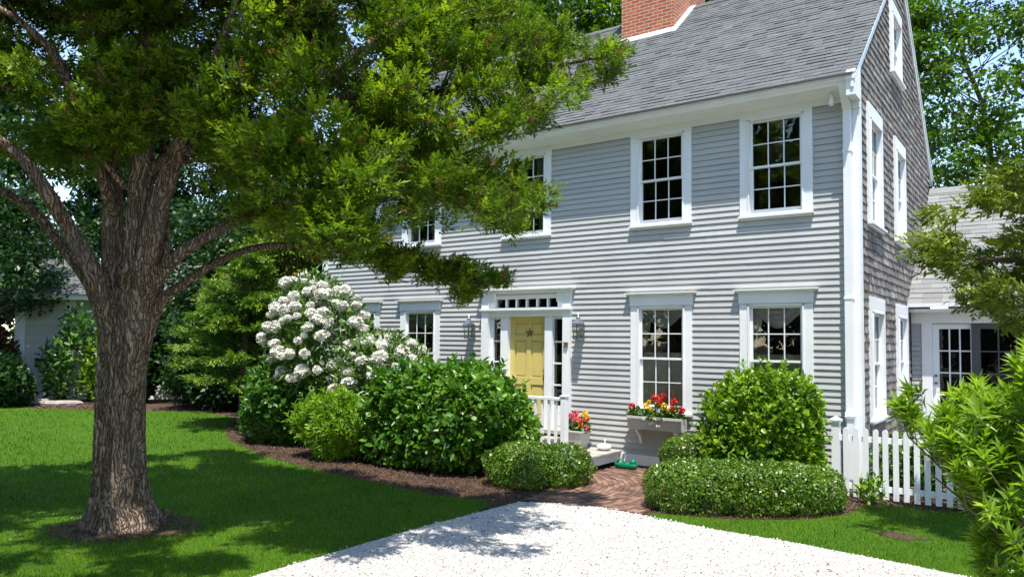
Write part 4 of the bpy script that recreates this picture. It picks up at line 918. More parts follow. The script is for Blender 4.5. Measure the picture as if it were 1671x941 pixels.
# ---- the big cedar
def limb(pts, k=.64): return np.array([at_depth(u, v, d) for u, v, d, _ in pts]), np.array([p[3]*p[2]/F_PX*k for p in pts])
def smooth(P, r, k=6):
    n = len(P); t = np.arange(n); T = np.linspace(0, n-1, (n-1)*k+1)
    out_ = []
    for i in range(P.shape[1]):
        m = np.gradient(P[:, i]); j = np.minimum(T.astype(int), n-2); f = T-j; h00 = 2*f**3-3*f**2+1; h10 = f**3-2*f**2+f; h01 = -2*f**3+3*f**2; h11 = f**3-f**2
        out_.append(h00*P[j, i]+h10*m[j]+h01*P[j+1, i]+h11*m[j+1])
    return np.column_stack(out_), np.interp(T, t, r)
CB = np.array([-6.03, -7.25, 0])
LIMBS = [
    [(194, 600, 8.36, 26), (187, 500, 8.36, 23), (184, 400, 8.38, 20.5), (184, 300, 8.36, 19.5), (180, 190, 8.36, 17), (172, 80, 8.4, 17), (160, -60, 8.5, 12), (150, -200, 8.6, 6)],
    [(210, 600, 8.25, 30), (217, 500, 8.18, 28), (226, 400, 8.16, 25), (231, 300, 8.15, 24), (235, 200, 8.12, 23), (240, 90, 8.1, 20), (250, -60, 8.1, 14), (262, -220, 8.1, 7)],
    [(210, 640, 8.2, 20), (224, 545, 8.13, 22), (238, 440, 8.08, 23), (258, 345, 8.0, 20), (283, 265, 7.95, 18), (304, 212, 7.9, 15), (330, 150, 7.8, 11), (365, 60, 7.7, 8), (400, -40, 7.6, 4)],
    [(198, 650, 8.25, 20), (184, 560, 8.2, 22), (162, 468, 8.1, 24), (118, 385, 8.0, 19), (78, 318, 7.85, 18), (38, 262, 7.7, 14), (-25, 214, 7.5, 12), (-140, 150, 7.2, 7)],
    [(196, 640, 8.38, 14), (174, 550, 8.36, 17), (146, 465, 8.4, 16), (95, 395, 8.45, 13), (52, 343, 8.5, 12), (0, 312, 8.6, 10), (-90, 280, 8.8, 6)],
    [(206, 660, 8.25, 18), (224, 565, 8.18, 21), (247, 468, 8.1, 20), (298, 412, 8.05, 15), (360, 374, 8.05, 14), (430, 338, 8.1, 12), (520, 305, 8.2, 9), (620, 285, 8.3, 7), (720, 262, 8.4, 5), (800, 236, 8.5, 3)],
    [(206, 680, 8.28, 16), (230, 585, 8.22, 19), (256, 503, 8.2, 16), (300, 462, 8.25, 11), (352, 430, 8.3, 10), (420, 404, 8.35, 9), (510, 402, 8.4, 8), (600, 420, 8.5, 6), (700, 448, 8.6, 4), (812, 458, 8.7, 2)],
    [(232, 290, 8.2, 22), (300, 248, 8.0, 20), (400, 215, 7.8, 18), (500, 172, 7.6, 17), (562, 108, 7.6, 15), (640, 48, 7.7, 11), (730, 5, 7.9, 7), (820, -40, 8.0, 4)],
    [(505, 172, 7.6, 12), (570, 156, 7.7, 11), (640, 152, 7.9, 9), (720, 150, 8.2, 7), (810, 128, 8.55, 5), (910, 108, 8.45, 4), (1015, 86, 8.35, 2)],
    [(640, 155, 8.7, 6), (720, 190, 8.6, 5), (800, 206, 8.5, 4), (885, 198, 8.4, 2)],
    [(186, 350, 8.3, 15), (155, 255, 8.0, 14), (122, 165, 7.7, 13), (95, 100, 7.6, 12), (50, 50, 7.5, 9), (-20, 0, 7.5, 5)],
    [(205, 308, 8.0, 8), (172, 268, 7.9, 6), (148, 245, 7.85, 5), (132, 236, 7.8, 2)],
    [(248, 520, 8.45, 14), (266, 430, 8.5, 12), (270, 370, 8.55, 11), (262, 300, 8.6, 9), (270, 200, 8.7, 6)],
    [(283, 268, 7.95, 6), (320, 262, 7.95, 5), (352, 268, 7.95, 2)],
]
def cedar():
    t = thing('cedar_tree', 'huge old cedar with fluted shaggy bark trunk and wide spreading limbs on the lawn', 'tree', tuple(CB))
    g = np.random.default_rng(7)
    v_ = [900, 862, 840, 810, 770, 710, 640, 570, 510, 470]; cx = [200, 200, 199, 198, 197, 197, 199, 201, 203, 204]; rp = [92, 84, 68, 55, 48.5, 46, 45, 44, 44, 38]
    P = []; 
    for v, x, r in zip(v_, cx, rp):
        p = at_depth(x, v, 8.31); P.append(p)
    P = np.array(P); P[0, 2] = -.06; P[1, 2] = max(P[1, 2], .0); r = np.array(rp)*8.31/F_PX*.76
    P, r = smooth(P, r, 14)
    def flute(a, s):
        tw = .5*s; hi = np.sin(23*a+7*np.sin(5*s)+2.2*tw)*.038+np.sin(37*a+9*np.sin(4*s+1))*.026+np.sin(57*a+14*np.sin(6*s))*.014
        lo = .075*np.sin(3*a+.6+tw)+.06*np.sin(5*a+1.9-tw)+.035*np.sin(9*a+2*tw+.7)
        fl = .05*max(0, 1-s*6)*np.sin(6*a+.4)
        return 1+lo+hi+fl
    b = MB(); V, Q = tube_np(P, r, 150, flute); b.add(V, [tuple(q) for q in Q]); 
    for k, lm in enumerate(LIMBS[:7]+LIMBS[12:13]):
        A, rr = limb(lm, .78 if k < 3 else .62); A, rr = smooth(A, rr, 7); ph = g.uniform(0, 6)
        b.tube(A, rr, 40 if k < 6 else 24, disp=lambda a, s: 1+.06*np.sin(3*a+ph+3*s)+.05*np.sin(7*a+ph*2+5*s)+.03*np.sin(13*a+6*np.sin(9*s))+.02*np.sin(19*a+14*s))
    b.build('trunk', BARK, t, True)
    b = MB(); allP = []; allr = []
    for k, lm in enumerate(LIMBS):
        A, rr = limb(lm); A, rr = smooth(A, rr, 6); allP.append(A[6:]); allr.append(rr[6:])
        if k >= 7 and k != 12: b.tube(A, rr, 14, disp=lambda a, s: 1+.06*np.sin(3*a+3*s)+.04*np.sin(7*a+9*s))
    LP = np.vstack(allP); LRr = np.concatenate(allr)
    # clump centres inside the crown outline
    SIL = [(-220, 235), (-60, 240), (60, 250), (130, 268), (190, 232), (250, 200), (300, 215), (330, 285), (385, 325), (440, 368), (500, 388), (560, 392), (620, 380), (690, 366), (740, 322), (790, 365), (838, 382), (866, 345), (880, 322), (830, 290), (785, 262), (835, 214), (868, 196), (888, 204), (905, 160), (985, 148), (962, 104), (1028, 78), (1000, 70), (940, 78), (905, 95), (880, 78), (925, 45), (880, 40), (850, 0), (850, -120), (-220, -160)]
    LOWB = [(545, 400), (600, 424), (680, 446), (822, 450), (815, 466), (780, 505), (735, 492), (700, 492), (650, 470), (560, 420)]
    HOLES = [(480, 165, 120, 50, .92), (110, 95, 55, 45, .8), (20, 35, 50, 30, .8), (640, 80, 70, 24, .7), (275, 225, 34, 36, .9), (330, 20, 45, 20, .6), (520, 225, 80, 24, .7), (400, 40, 45, 24, .6), (20, 170, 45, 22, .6), (620, 240, 60, 18, .5)]
    cl = []; size = []
    def sunny(p):      # the beds and the back strip of lawn stay out of the crown's shadow
        q = p-SUN/SUN[2]*p[2]; uu, vv, _ = project([q[0], q[1], 0]); q = q[None, :2]
        return bool((inside(q, BED)[0] and not inside(q, LAWN_P)[0]) or vv < 712)
    while len(cl) < 315:
        u, v = g.uniform(-220, 1030), g.uniform(-160, 395)
        if not inside(np.array([[u, v]]), SIL)[0]: continue
        if any(((u-hu)/ru)**2+((v-hv)/rv)**2 < 1 and g.random() < pr for hu, hv, ru, rv, pr in HOLES): continue
        if v < -20 and g.random() < .45: continue
        far = min(1, max(0, (u-500)/450)); up_ = min(1, max(0, (350-v)/500)); lo_ = (6.4 if u > 420 else 6.8)+1.6*up_; lo_ = max(lo_, 7.5*far); d = g.uniform(lo_, max(lo_+.8, 8.8 if u > 420 else 9.2))
        if v > 210 and u < 420: d = g.uniform(7.6, 9.4)
        p = at_depth(u, v, d)
        if sunny(p) and g.random() < .85: continue
        cl.append(p); size.append(1-.35*far)
    for poly, cnt, d0, d1, sz in (([(850, 55), (1000, 70), (1026, 80), (985, 145), (905, 158), (880, 203), (835, 212), (800, 170)], 46, 8.2, 8.7, .46), ([(770, 262), (828, 292), (876, 330), (862, 350), (836, 384), (792, 362), (745, 320)], 22, 8.2, 8.8, .48), ([(850, 40), (920, 45), (905, 95), (860, 110)], 12, 8.3, 8.9, .5)):
        xs = np.array(poly); q_ = 0
        while q_ < cnt:
            u, v = g.uniform(xs[:, 0].min(), xs[:, 0].max()), g.uniform(xs[:, 1].min(), xs[:, 1].max())
            if inside(np.array([[u, v]]), poly)[0]: cl.append(at_depth(u, v, g.uniform(d0, d1))); size.append(sz); q_ += 1
    for _ in range(88):
        f = g.random(); u = 560+255*f; v = 408+50*f+g.normal()*9+(12 if g.random() < .3 else 0)
        if .68 < f < .93 and g.random() < .33: v += g.uniform(8, 42)
        cl.append(at_depth(u, v, 8.42+.22*f+g.normal()*.12)); size.append(.36)
    nvis = len(cl)
    while len(cl) < nvis+55:          # the rest of the crown above and behind the frame
        q = g.normal(size=3); q = q/np.linalg.norm(q)*g.random()**.4*np.array([3.4, 3.2, 2.2]); p = CB+[-.5, .3, 7.1]+q
        if p[2] < 4.2 or sunny(p): continue
        uu, vv, dd = project(p)
        if dd > .5 and vv > -70 and -300 < uu < 1900: continue
        cl.append(p); size.append(1.15)
    q_ = 0
    while q_ < 22:                     # boughs reaching over the lawn towards the lane
        r_ = g.uniform(.8, 4.2); p = CB+np.array([.88*r_, -.46*r_, 0])+np.array([-.46, -.88, 0])*g.normal()*1.5+[0, 0, g.uniform(4.9, 6.8)]; uu, vv, dd = project(p); q_ += .2
        if sunny(p) or (vv > -60 and -200 < uu < 1800) or dd < 3.5: continue
        cl.append(p); size.append(.85); q_ += .8
    parts = []
    for k, (c, s) in enumerate(zip(cl, size)):
        dist = np.linalg.norm(LP-c, axis=1)+np.where(LP[:, 2] > c[2]+.2, .1, 0); i = dist.argmin(); a0 = LP[i]; ax = c-a0; Lx = np.linalg.norm(ax)
        if Lx < (1.3 if k < nvis else 2.2) and not (abs(ax[2]) > .45*Lx and Lx > .22): b.tube([a0, a0*.55+c*.45+[0, 0, .08*Lx], c, c+unit(ax)*.18], [min(LRr[i]*.5, .005+.005*Lx), .008, .005, .002], 5)
        axh = unit(np.array([*(ax[:2]/(Lx+.1)+.5*unit(c-CB)[:2]), .18])); side = unit(np.cross(axh, [0, 0, 1.]))
        m = int((122 if k < nvis else 60)*s*s*g.uniform(.7, 1.25))+10
        q = rand_dirs(m, g)*g.random(m)[:, None]**.4
        P = c+(q[:, :1]*axh*.40+q[:, 1:2]*side*.34+q[:, 2:]*np.array([0, 0, .17]))*s
        D = unit(axh*.9+side*(q[:, 1:2]*.9)+g.normal(size=(m, 3))*.38+np.array([0, 0, .12])+np.array([0, 0, .5])*q[:, 2:]); N = unit(np.array([0, 0, 1.])+g.normal(size=(m, 3))*.5)
        Ls = (.155 if k < nvis else .34)*g.uniform(.7, 1.25, m)*(.7+.3*s)
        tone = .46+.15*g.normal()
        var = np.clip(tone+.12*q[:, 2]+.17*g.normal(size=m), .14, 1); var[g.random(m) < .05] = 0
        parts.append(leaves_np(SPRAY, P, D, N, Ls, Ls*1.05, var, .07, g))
    b.build('branches', BARK, t, True)
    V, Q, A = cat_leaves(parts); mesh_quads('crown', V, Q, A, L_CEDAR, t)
cedar()

# ---- second cedar leaning in from the right
def cedar_right():
    base = np.array([3.9, -2.2, 0]); t = thing('cedar_tree', 'olive green cedar whose drooping boughs hang over the picket fence from the right', 'tree', tuple(base)); g = np.random.default_rng(71)
    b = MB(); tp = np.array([base+[0, 0, -.03], base+[-.05, .1, 1.5], base+[.1, .1, 3.5], base+[0, .2, 6.5]]); b.tube(*smooth(tp, np.array([.22, .17, .13, .04]), 5), 14); b.build('trunk', BARK, t, True)
    b = MB(); LB = [[(1800, 250, 7.9, 9), (1700, 290, 8.2, 7), (1620, 325, 8.4, 5), (1560, 345, 8.6, 2)], [(1820, 400, 7.9, 9), (1720, 420, 8.0, 7), (1640, 425, 8.2, 5), (1540, 415, 8.4, 2)], [(1820, 470, 7.6, 8), (1730, 490, 7.7, 6), (1660, 500, 7.8, 4), (1610, 490, 7.9, 2)]]
    LP = []
    for lm in LB:
        A, rr = limb(lm); A = np.vstack([base+[0, .1, A[0][2]-.2], A]); rr = np.concatenate([[.07], rr]); A, rr = smooth(A, rr, 6); LP.append(A); b.tube(A, rr, 8)
    LP = np.vstack(LP); SIL = [(1500, 320), (1545, 330), (1600, 322), (1640, 290), (1690, 262), (1850, 230), (1850, 560), (1700, 545), (1650, 520), (1610, 500), (1598, 478), (1560, 455), (1500, 446), (1468, 425), (1462, 405), (1500, 398), (1530, 378), (1512, 345)]
    parts = []; cl = []; k = 0
    while k < 92:
        u, v = g.uniform(1450, 1850), g.uniform(200, 560)
        if inside(np.array([[u, v]]), SIL)[0]: cl.append((at_depth(u, v, g.uniform(7.6, 8.8)), .62 if u < 1600 else .85)); k += 1
    for _ in range(28): cl.append((base+[0, .1, 5.2]+rand_dirs(1, g)[0]*[1.9, 1.9, 1.6]*g.random()**.4, 1.1))
    for c, s in cl:
        i = np.linalg.norm(LP-c, axis=1).argmin(); ax = c-LP[i]
        if np.linalg.norm(ax) < 1.8: b.tube([LP[i], (LP[i]+c)/2+[0, 0, .03], c], [.008, .006, .003], 4)
        axh = unit(np.array([*unit((c-base)[:2]), .05])); side = unit(np.cross(axh, [0, 0, 1.])); m = int(42*s*s*g.uniform(.6, 1.2))+4; q = rand_dirs(m, g)*g.random(m)[:, None]**.4
        P = c+(q[:, :1]*axh*.36+q[:, 1:2]*side*.3+q[:, 2:]*np.array([0, 0, .14]))*s; D = unit(axh+side*q[:, 1:2]*.8+g.normal(size=(m, 3))*.4); N = unit(np.array([0, 0, 1.])+g.normal(size=(m, 3))*.5); Ls = .2*g.uniform(.7, 1.2, m)
        parts.append(leaves_np(SPRAY, P, D, N, Ls, Ls, np.clip(.42+.1*g.normal()+.16*g.normal(size=m), 0, 1), .07, g))
    b.build('branches', TWIG, t, True); V, Q, A = cat_leaves(parts); mesh_quads('crown', V, Q, A, L_CEDAR2, t)
cedar_right()

# ================================================================== NEIGHBOURING HOUSE
n0 = on_ground(20, 651); n1 = on_ground(292, 651); n0[2] = n1[2] = 0; ex = unit(n1-n0); ey = np.array([-ex[1], ex[0], 0]); NL = np.linalg.norm(n1-n0)
nb = thing('neighbour_house', 'pale clapboard neighbouring house with white trim seen under the limbs at far left', 'house', tuple(n0+ex*NL/2))
TN = lambda p: tuple(n0+ex*p[0]+ey*p[1]+np.array([0, 0, p[2]]))
b = MB(); clapboards(b, .3, NL, .15, 3.3, [(2.35, NL-.3, .95, 2.9)], e=.13, d=.022, tf=TN); b.build('clapboard_siding', mat_var('pale_clapboard', [(0, (.42, .42, .38)), (1, (.55, .55, .50))], .7, (2, 2, 20), .3, .1), nb)
b = MB(); b.box(.0, .30, -.05, .1, .0, 3.3, tf=TN); b.box(-.02, NL, -.05, .1, .0, .15, tf=TN); b.box(1.55, 1.85, -.05, .1, .15, 3.3, tf=TN); b.box(-.05, NL+.1, -.5, .1, 3.3, 3.5, tf=TN); b.build('trim', WHITE, nb)
b = MB(); b.box(.02, NL, .1, 5, 0, 3.4, tf=TN); b.build('wall', mat_plain('pale_wall', (.45, .45, .42)), nb)
b = MB(); b.prism([TN((-.3, -.6, 3.48)), TN((-.3, 2.5, 4.9)), TN((-.3, 5.6, 3.48))], ex*(NL+.6)); b.build('roof', ROOF, nb)
for xx in (2.45, 3.75):
    b = MB()
    for p in ((xx, xx+.11, .95, 2.7), (xx+.95, xx+1.06, .95, 2.7), (xx, xx+1.06, 2.6, 2.72), (xx, xx+1.06, .9, 1.02), (xx+.11, xx+.95, 1.78, 1.84), (xx+.5, xx+.54, 1.02, 2.6)): b.box(p[0], p[1], -.06, .09, p[2], p[3], tf=TN)
    wo = b.build('window', WHITE, nb); b = MB(); b.add([TN((xx, -.01, .95)), TN((xx+1.06, -.01, .95)), TN((xx+1.06, -.01, 2.7)), TN((xx, -.01, 2.7))], [(0, 1, 2, 3)]); b.build('pane', mat_plain('dark_far_pane', (.02, .025, .03), .1, spec=.6), wo)
SLAB = mat_plain('garden_stone', (.33, .29, .26), .9, var=.25, nscale=8, bstr=.4)
for k, (u, v, sx, sy, h, lab) in enumerate(((95, 660, .7, .35, .12, 'long flat grey stone at the lawn edge below the neighbouring house'), (62, 659, .3, .25, .16, 'small grey stone left of the long flat one at the lawn edge'))):
    p = on_ground(u, v); b = MB(); q = np.random.default_rng(k); prof = [(1, 0), (1.02, .5), (.9, .95), (.5, 1.0)]
    V = []; n = 14; wob = 1+.12*q.normal(size=n)
    for r_, z_ in prof: V += [(p[0]+ex[0]*sx*r_*math.cos(a)*wob[i]-ex[1]*sy*r_*math.sin(a)*wob[i], p[1]+ex[1]*sx*r_*math.cos(a)*wob[i]+ex[0]*sy*r_*math.sin(a)*wob[i], h*z_) for i, a in enumerate(np.linspace(0, 2*math.pi, n, endpoint=False))]
    b.add(V, [(j*n+i, j*n+(i+1) % n, (j+1)*n+(i+1) % n, (j+1)*n+i) for j in range(3) for i in range(n)]+[tuple(range(3*n, 4*n))]); tag(b.build('garden_stone', SLAB, origin=(p[0], p[1], 0)), lab, 'stone')

# ================================================================== SMALL THINGS
POTM = mat_plain('pale_stone_planter', (.50, .48, .43), .8, var=.12, nscale=14, bstr=.15)
RED = mat_leaf('red_petal', (.45, .01, .012), (.62, .02, .02), (.75, .06, .05), .5, .25, .3, (1.1, .8, .8))
PINK = mat_leaf('pink_petal', (.60, .05, .12), (.70, .10, .18), (.8, .25, .3), .5, .25, .3, (1.1, .8, .8))
YEL = mat_leaf('yellow_petal', (.70, .42, .01), (.78, .55, .03), (.8, .66, .12), .5, .25, .3, (1.1, 1.0, .5))
ORG = mat_leaf('orange_red_petal', (.62, .06, .01), (.72, .12, .02), (.78, .25, .04), .5, .25, .3, (1.1, .8, .6))
LAV = mat_leaf('pale_petal', (.55, .55, .62), (.72, .72, .74), (.8, .8, .78), .5, .25, .3, (1, 1, 1))
def bloom(t, c, R, mat, seed, n=60):
    g = np.random.default_rng(seed); d = unit(rand_dirs(n, g)+[0, 0, .25]); P = c+d*R*.55; D = unit(d+g.normal(size=(n, 3))*.7); V, Q, A = leaves_np(KITE, P, D, d, R*.75*g.uniform(.7, 1.2, n), R*.6, g.random(n), .1, g); mesh_quads('flower_head', V, Q, A, mat, t)
def flower_plant(name, label, base, spread, h, blooms, seed, nleaf=130, leafm=None, group=None, leaf=.055):
    base = np.array(base, float); t = thing(name, label, 'flowers', tuple(base), group); g = np.random.default_rng(seed)
    d = rand_dirs(nleaf, g); P = base+np.array([0, 0, h*.38])+d*np.array([spread, spread*.75, h*.42])*g.random(nleaf)[:, None]**.4; V, Q, A = leaves_np(OVAL, P, unit(d+g.normal(size=(nleaf, 3))*.5), unit(g.normal(size=(nleaf, 3))*.5+[0, 0, 1]), leaf*g.uniform(.7, 1.3, nleaf), leaf*.8, g.random(nleaf), .05, g)
    mesh_quads('foliage', V, Q, A, leafm or L_MID, t); b = MB()
    for k, (dx, dy, dz, R, m) in enumerate(blooms):
        c = base+[dx, dy, dz]; b.tube([base+[dx*.3, dy*.3, 0], base+[dx*.7, dy*.7, dz*.5], c], .004, 5); bloom(t, c, R, m, seed*7+k)
    b.build('stems', STEM, t)
# window box
wb = thing('window_box', 'pale wooden window box on brackets under the lower window left of the yellow-green bush', 'window box', (-3.03, -.17, .66))
b = MB(); WX0, WX1 = -3.50, -2.56
b.prism([(WX0, -.26, .67), (WX0, -.06, .67), (WX0, -.05, .87), (WX0, -.30, .87)], (.02, 0, 0)); b.prism([(WX1-.02, -.26, .67), (WX1-.02, -.06, .67), (WX1-.02, -.05, .87), (WX1-.02, -.30, .87)], (.02, 0, 0))
b.prism([(WX0+.02, -.26, .67), (WX0+.02, -.245, .67), (WX0+.02, -.285, .87), (WX0+.02, -.30, .87)], (WX1-WX0-.04, 0, 0)); b.box(WX0+.02, WX1-.02, -.07, -.055, .67, .87); b.box(WX0+.02, WX1-.02, -.245, -.07, .67, .685); b.box(WX0-.012, WX1+.012, -.315, -.298, .845, .885)
b.build('box', POTM, wb)
b = MB(); b.box(WX0+.03, WX1-.03, -.28, -.075, .82, .84); b.build('soil', MULCH, wb)
for x in (WX0+.12, WX1-.16):
    b = MB(); b.prism([(x, -.05, .665), (x, -.24, .665), (x, -.22, .62), (x, -.11, .54), (x, -.075, .42), (x, -.05, .42)], (.035, 0, 0)); b.build('bracket', WHITE, wb)
flower_plant('red_geranium', 'red geranium at the left end of the window box', (-3.42, -.18, .84), .12, .20, [(-.02, -.05, .19, .055, RED)], 301)
flower_plant('yellow_pansy', 'yellow blooms between the red geraniums left of the window box middle', (-3.17, -.17, .84), .15, .22, [(-.02, -.05, .20, .055, YEL), (.08, -.06, .15, .035, YEL), (.0, .0, .28, .03, YEL), (-.10, -.08, .08, .03, LAV)], 302)
flower_plant('red_geranium', 'tallest red geranium rising above the middle of the window box', (-3.0, -.15, .84), .14, .30, [(-.06, 0, .34, .06, RED), (.02, -.03, .27, .055, RED), (.05, .02, .38, .045, RED)], 303)
flower_plant('yellow_pansy', 'yellow blooms right of the tallest geranium in the window box', (-2.86, -.18, .84), .13, .22, [(-.02, -.04, .22, .055, YEL), (.05, -.05, .16, .03, YEL), (-.1, -.08, .14, .028, LAV)], 304)
flower_plant('red_geranium', 'red geranium at the right end of the window box with three heads', (-2.70, -.17, .84), .14, .26, [(-.05, .02, .30, .055, RED), (-.04, -.04, .19, .05, RED), (.12, -.05, .17, .055, RED)], 305)
flower_plant('trailing_plant', 'small white trailing flowers spilling over the window box front', (-2.98, -.29, .83), .16, .14, [(-.2, -.03, .02, .03, LAV), (-.08, -.04, -.04, .03, LAV), (.05, -.04, -.08, .03, LAV), (.12, -.03, .02, .03, LAV), (.02, -.04, .03, .028, LAV)], 306, 60)
# flower pot on the porch
pot = np.array([-4.46, -.26, DZ+.001]); pt = thing('flower_pot', 'tapered square stone-coloured flower pot standing on the porch deck', 'flower pot', tuple(pot))
b = MB()
def sq(z, s): return [(pot[0]-s, pot[1]-s, pot[2]+z), (pot[0]+s, pot[1]-s, pot[2]+z), (pot[0]+s, pot[1]+s, pot[2]+z), (pot[0]-s, pot[1]+s, pot[2]+z)]
rings = [sq(0, .118), sq(.27, .168), sq(.272, .182), sq(.305, .184), sq(.306, .165), sq(.265, .16)]
b.add([p for r_ in rings for p in r_], [(3, 2, 1, 0)]+[(4*k+i, 4*k+(i+1) % 4, 4*k+4+(i+1) % 4, 4*k+4+i) for k in range(5) for i in range(4)]); b.build('pot', POTM, pt, bevel=.006)
b = MB(); b.add(sq(.268, .162), [(0, 1, 2, 3)]); b.build('soil', MULCH, pt)
flower_plant('pink_geranium', 'pinkish red geranium on the left side of the porch flower pot', pot+[-.08, 0, .27], .15, .26, [(-.06, -.03, .26, .06, PINK), (.02, .02, .30, .06, PINK), (.05, -.05, .22, .05, PINK), (-.1, .02, .18, .05, RED)], 311)
flower_plant('orange_geranium', 'orange and yellow blooms on the right side of the porch flower pot', pot+[.09, 0, .27], .15, .26, [(.04, 0, .31, .06, YEL), (-.03, -.04, .22, .055, ORG), (.09, -.02, .22, .055, ORG), (.02, -.08, .13, .05, ORG), (.12, -.03, .27, .04, YEL), (.13, -.05, .09, .045, PINK)], 312)
b = MB(); c = np.array([-3.98, -.20, DZ+.001]); V = []; n = 28; m = 9
for j in range(m):
    ph = math.pi*(j/(m-1)); rr = .13*math.sin(ph)**.8+.002; zz = .055-.055*math.cos(ph)
    for i in range(n): a = 2*math.pi*i/n; k_ = 1-.10*abs(math.sin(4.5*a))*math.sin(ph); V.append(c+[rr*k_*math.cos(a), rr*k_*math.sin(a), zz])
b.add(V, [(j*n+i, j*n+(i+1) % n, (j+1)*n+(i+1) % n, (j+1)*n+i) for j in range(m-1) for i in range(n)])
b.tube([c+[.01, 0, .10], c+[.02, 0, .15], c+[.015, .005, .185]], [.018, .011, .009], 8); tag(b.build('ceramic_pumpkin', mat_plain('white_ceramic', (.78, .77, .73), .35), None, True, origin=tuple(c)), 'white ceramic pumpkin with a stalk sitting on the porch deck corner', 'ornament')
# green garden caddy on the path by the deck
GREENP = mat_plain('green_plastic', (.0, .16, .075), .35)
c = np.array([-3.50, -.33, .022]); gt = thing('garden_caddy', 'green plastic garden caddy with looped handle lying by the porch corner', 'caddy', tuple(c))
b = MB(); prof = [(.17, .055, 0), (.20, .07, .03), (.205, .075, .085), (.19, .065, .09), (.18, .055, .04)]; V = []; n = 20
for sx, sy, z in prof:
    for i in range(n): a = 2*math.pi*i/n; q = (abs(math.cos(a))**3+abs(math.sin(a))**3)**(-1/3); V.append(c+[sx*q*math.cos(a), sy*q*math.sin(a), z])
b.add(V, [(j*n+i, j*n+(i+1) % n, (j+1)*n+(i+1) % n, (j+1)*n+i) for j in range(4) for i in range(n)]+[tuple(range(n))[::-1], tuple(range(4*n, 5*n))]); b.build('tray', GREENP, gt, True)
b = MB(); b.tube([c+[-.15, 0, .07], c+[-.15, 0, .12], c+[-.10, 0, .145], c+[-.04, 0, .12], c+[-.03, 0, .07]], .012, 8); b.build('handle', GREENP, gt, True)
b = MB(); b.lathe(c+[.13, 0, .08], [(.05, 0), (.055, .02), (.045, .06), (.02, .08), (0, .082)], 14); b.build('lid', GREENP, gt, True)
# white garden chair behind the laurel
c = np.array([.78, 2.95, .008]); ch = thing('garden_chair', 'white slatted garden chair on the patio in front of the glazed door', 'chair', tuple(c))
for k in range(7):
    f = (k-3)/3; b = MB(); h = .50-.10*f*f; x0 = c[0]+f*.17; x1 = c[0]+f*.27
    b.prism([(x0-.03, c[1]+.22, .40), (x0+.03, c[1]+.22, .40), (x1+.034, c[1]+.42, .42+h), (x1-.034, c[1]+.42, .42+h)], (0, .018, .004)); b.build('back_slat', WHITE, ch)
b = MB()
for k in range(5): b.box(c[0]-.27, c[0]+.27, c[1]-.28+k*.105, c[1]-.28+k*.105+.09, .37-.012*k, .392-.012*k)
b.build('seat', WHITE, ch)
for sg in (-1, 1):
    b = MB(); b.box(c[0]+sg*.33-.05, c[0]+sg*.33+.05, c[1]-.36, c[1]+.36, .57, .592); b.build('arm', WHITE, ch)
    b = MB(); b.box(c[0]+sg*.30-.02, c[0]+sg*.30+.02, c[1]-.32, c[1]-.24, .009, .57); b.build('leg', WHITE, ch)
    b = MB(); b.box(c[0]+sg*.30-.02, c[0]+sg*.30+.02, c[1]+.26, c[1]+.34, .009, .57); b.build('leg', WHITE, ch)
b = MB(); b.box(c[0]-.28, c[0]+.28, c[1]+.20, c[1]+.225, .30, .40); b.box(c[0]-.28, c[0]+.28, c[1]+.335, c[1]+.36, .56, .61); b.build('frame', WHITE, ch)

# ================================================================== GROUND COVER (uncountable)
def ground_samples(n, poly, seed, u=(-350, 2020), v=(640, 1500)):
    g = np.random.default_rng(seed); uu = g.uniform(*u, n); vv = g.uniform(*v, n); d = FWD[None]+RGT[None]*((uu-835.5)/F_PX)[:, None]-UPV[None]*((vv-470.5-SHIFT)/F_PX)[:, None]
    k = -CAM[2]/d[:, 2]; P = CAM+d*k[:, None]; dist = k; ok = (k > 0) & inside(P[:, :2], poly); return P[ok], dist[ok], g
BLADE = (np.array([(0, -.5, 0), (0, .5, 0), (.6, .32, .03), (1, 0, .12)]), np.array([(0, 1, 2, 3)]))
parts = []
for poly, n, sd in ((LAWN_P, 620000, 1), (STRIP_P, 620000, 2)):
    P, dist, g = ground_samples(n, poly, sd); m = len(P); r_ = np.hypot(P[:, 0]+6.03, P[:, 1]+7.25); bare = np.hypot((P[:, 0]-.85)/.30, (P[:, 1]+2.35)/.18)
    ok = (r_ > .62+.12*g.normal(size=m)) & (bare > .75+.5*g.normal(size=m)); P, dist = P[ok], dist[ok]; m = len(P); P[:, 2] = .006
    a = g.uniform(0, 6.28, m); lean = np.abs(g.normal(size=m))*.45; D = np.column_stack([np.cos(a)*lean, np.sin(a)*lean, np.ones(m)]); N = np.column_stack([np.cos(a), np.sin(a), g.normal(size=m)*.1])
    pt_ = lumps(900, 12, (.6, 2.5))(P)*.15+lumps(901, 12, (4, 9))(P)*.12
    parts.append(leaves_np(BLADE, P, D, N, (.034+.016*g.random(m))*np.clip(dist/9, .9, 1.4), np.clip(.0007*dist, .0042, .02), np.clip(.45+pt_+.2*g.normal(size=m), 0, 1), .02, g))
V, Q, A = cat_leaves(parts); tag(mesh_quads('grass', V, Q, A, GRASS, None, (0, 0, 0)), 'short mown green grass of the lawn, shaded and dappled under the cedar', 'grass', kind='stuff')
STONE_T = (np.array([(-.5, -.5, -.3), (.5, -.42, -.3), (.42, .5, -.3), (-.4, .45, -.3), (-.05, .08, .45), (.25, -.1, .38)]), np.array([(0, 1, 5), (0, 5, 4), (1, 2, 5), (2, 4, 5), (2, 3, 4), (3, 0, 4)]))
P, dist, g = ground_samples(330000, GRAV_P, 3, v=(790, 1300)); m = len(P); P[:, 2] = .014; a = g.uniform(0, 6.28, m)
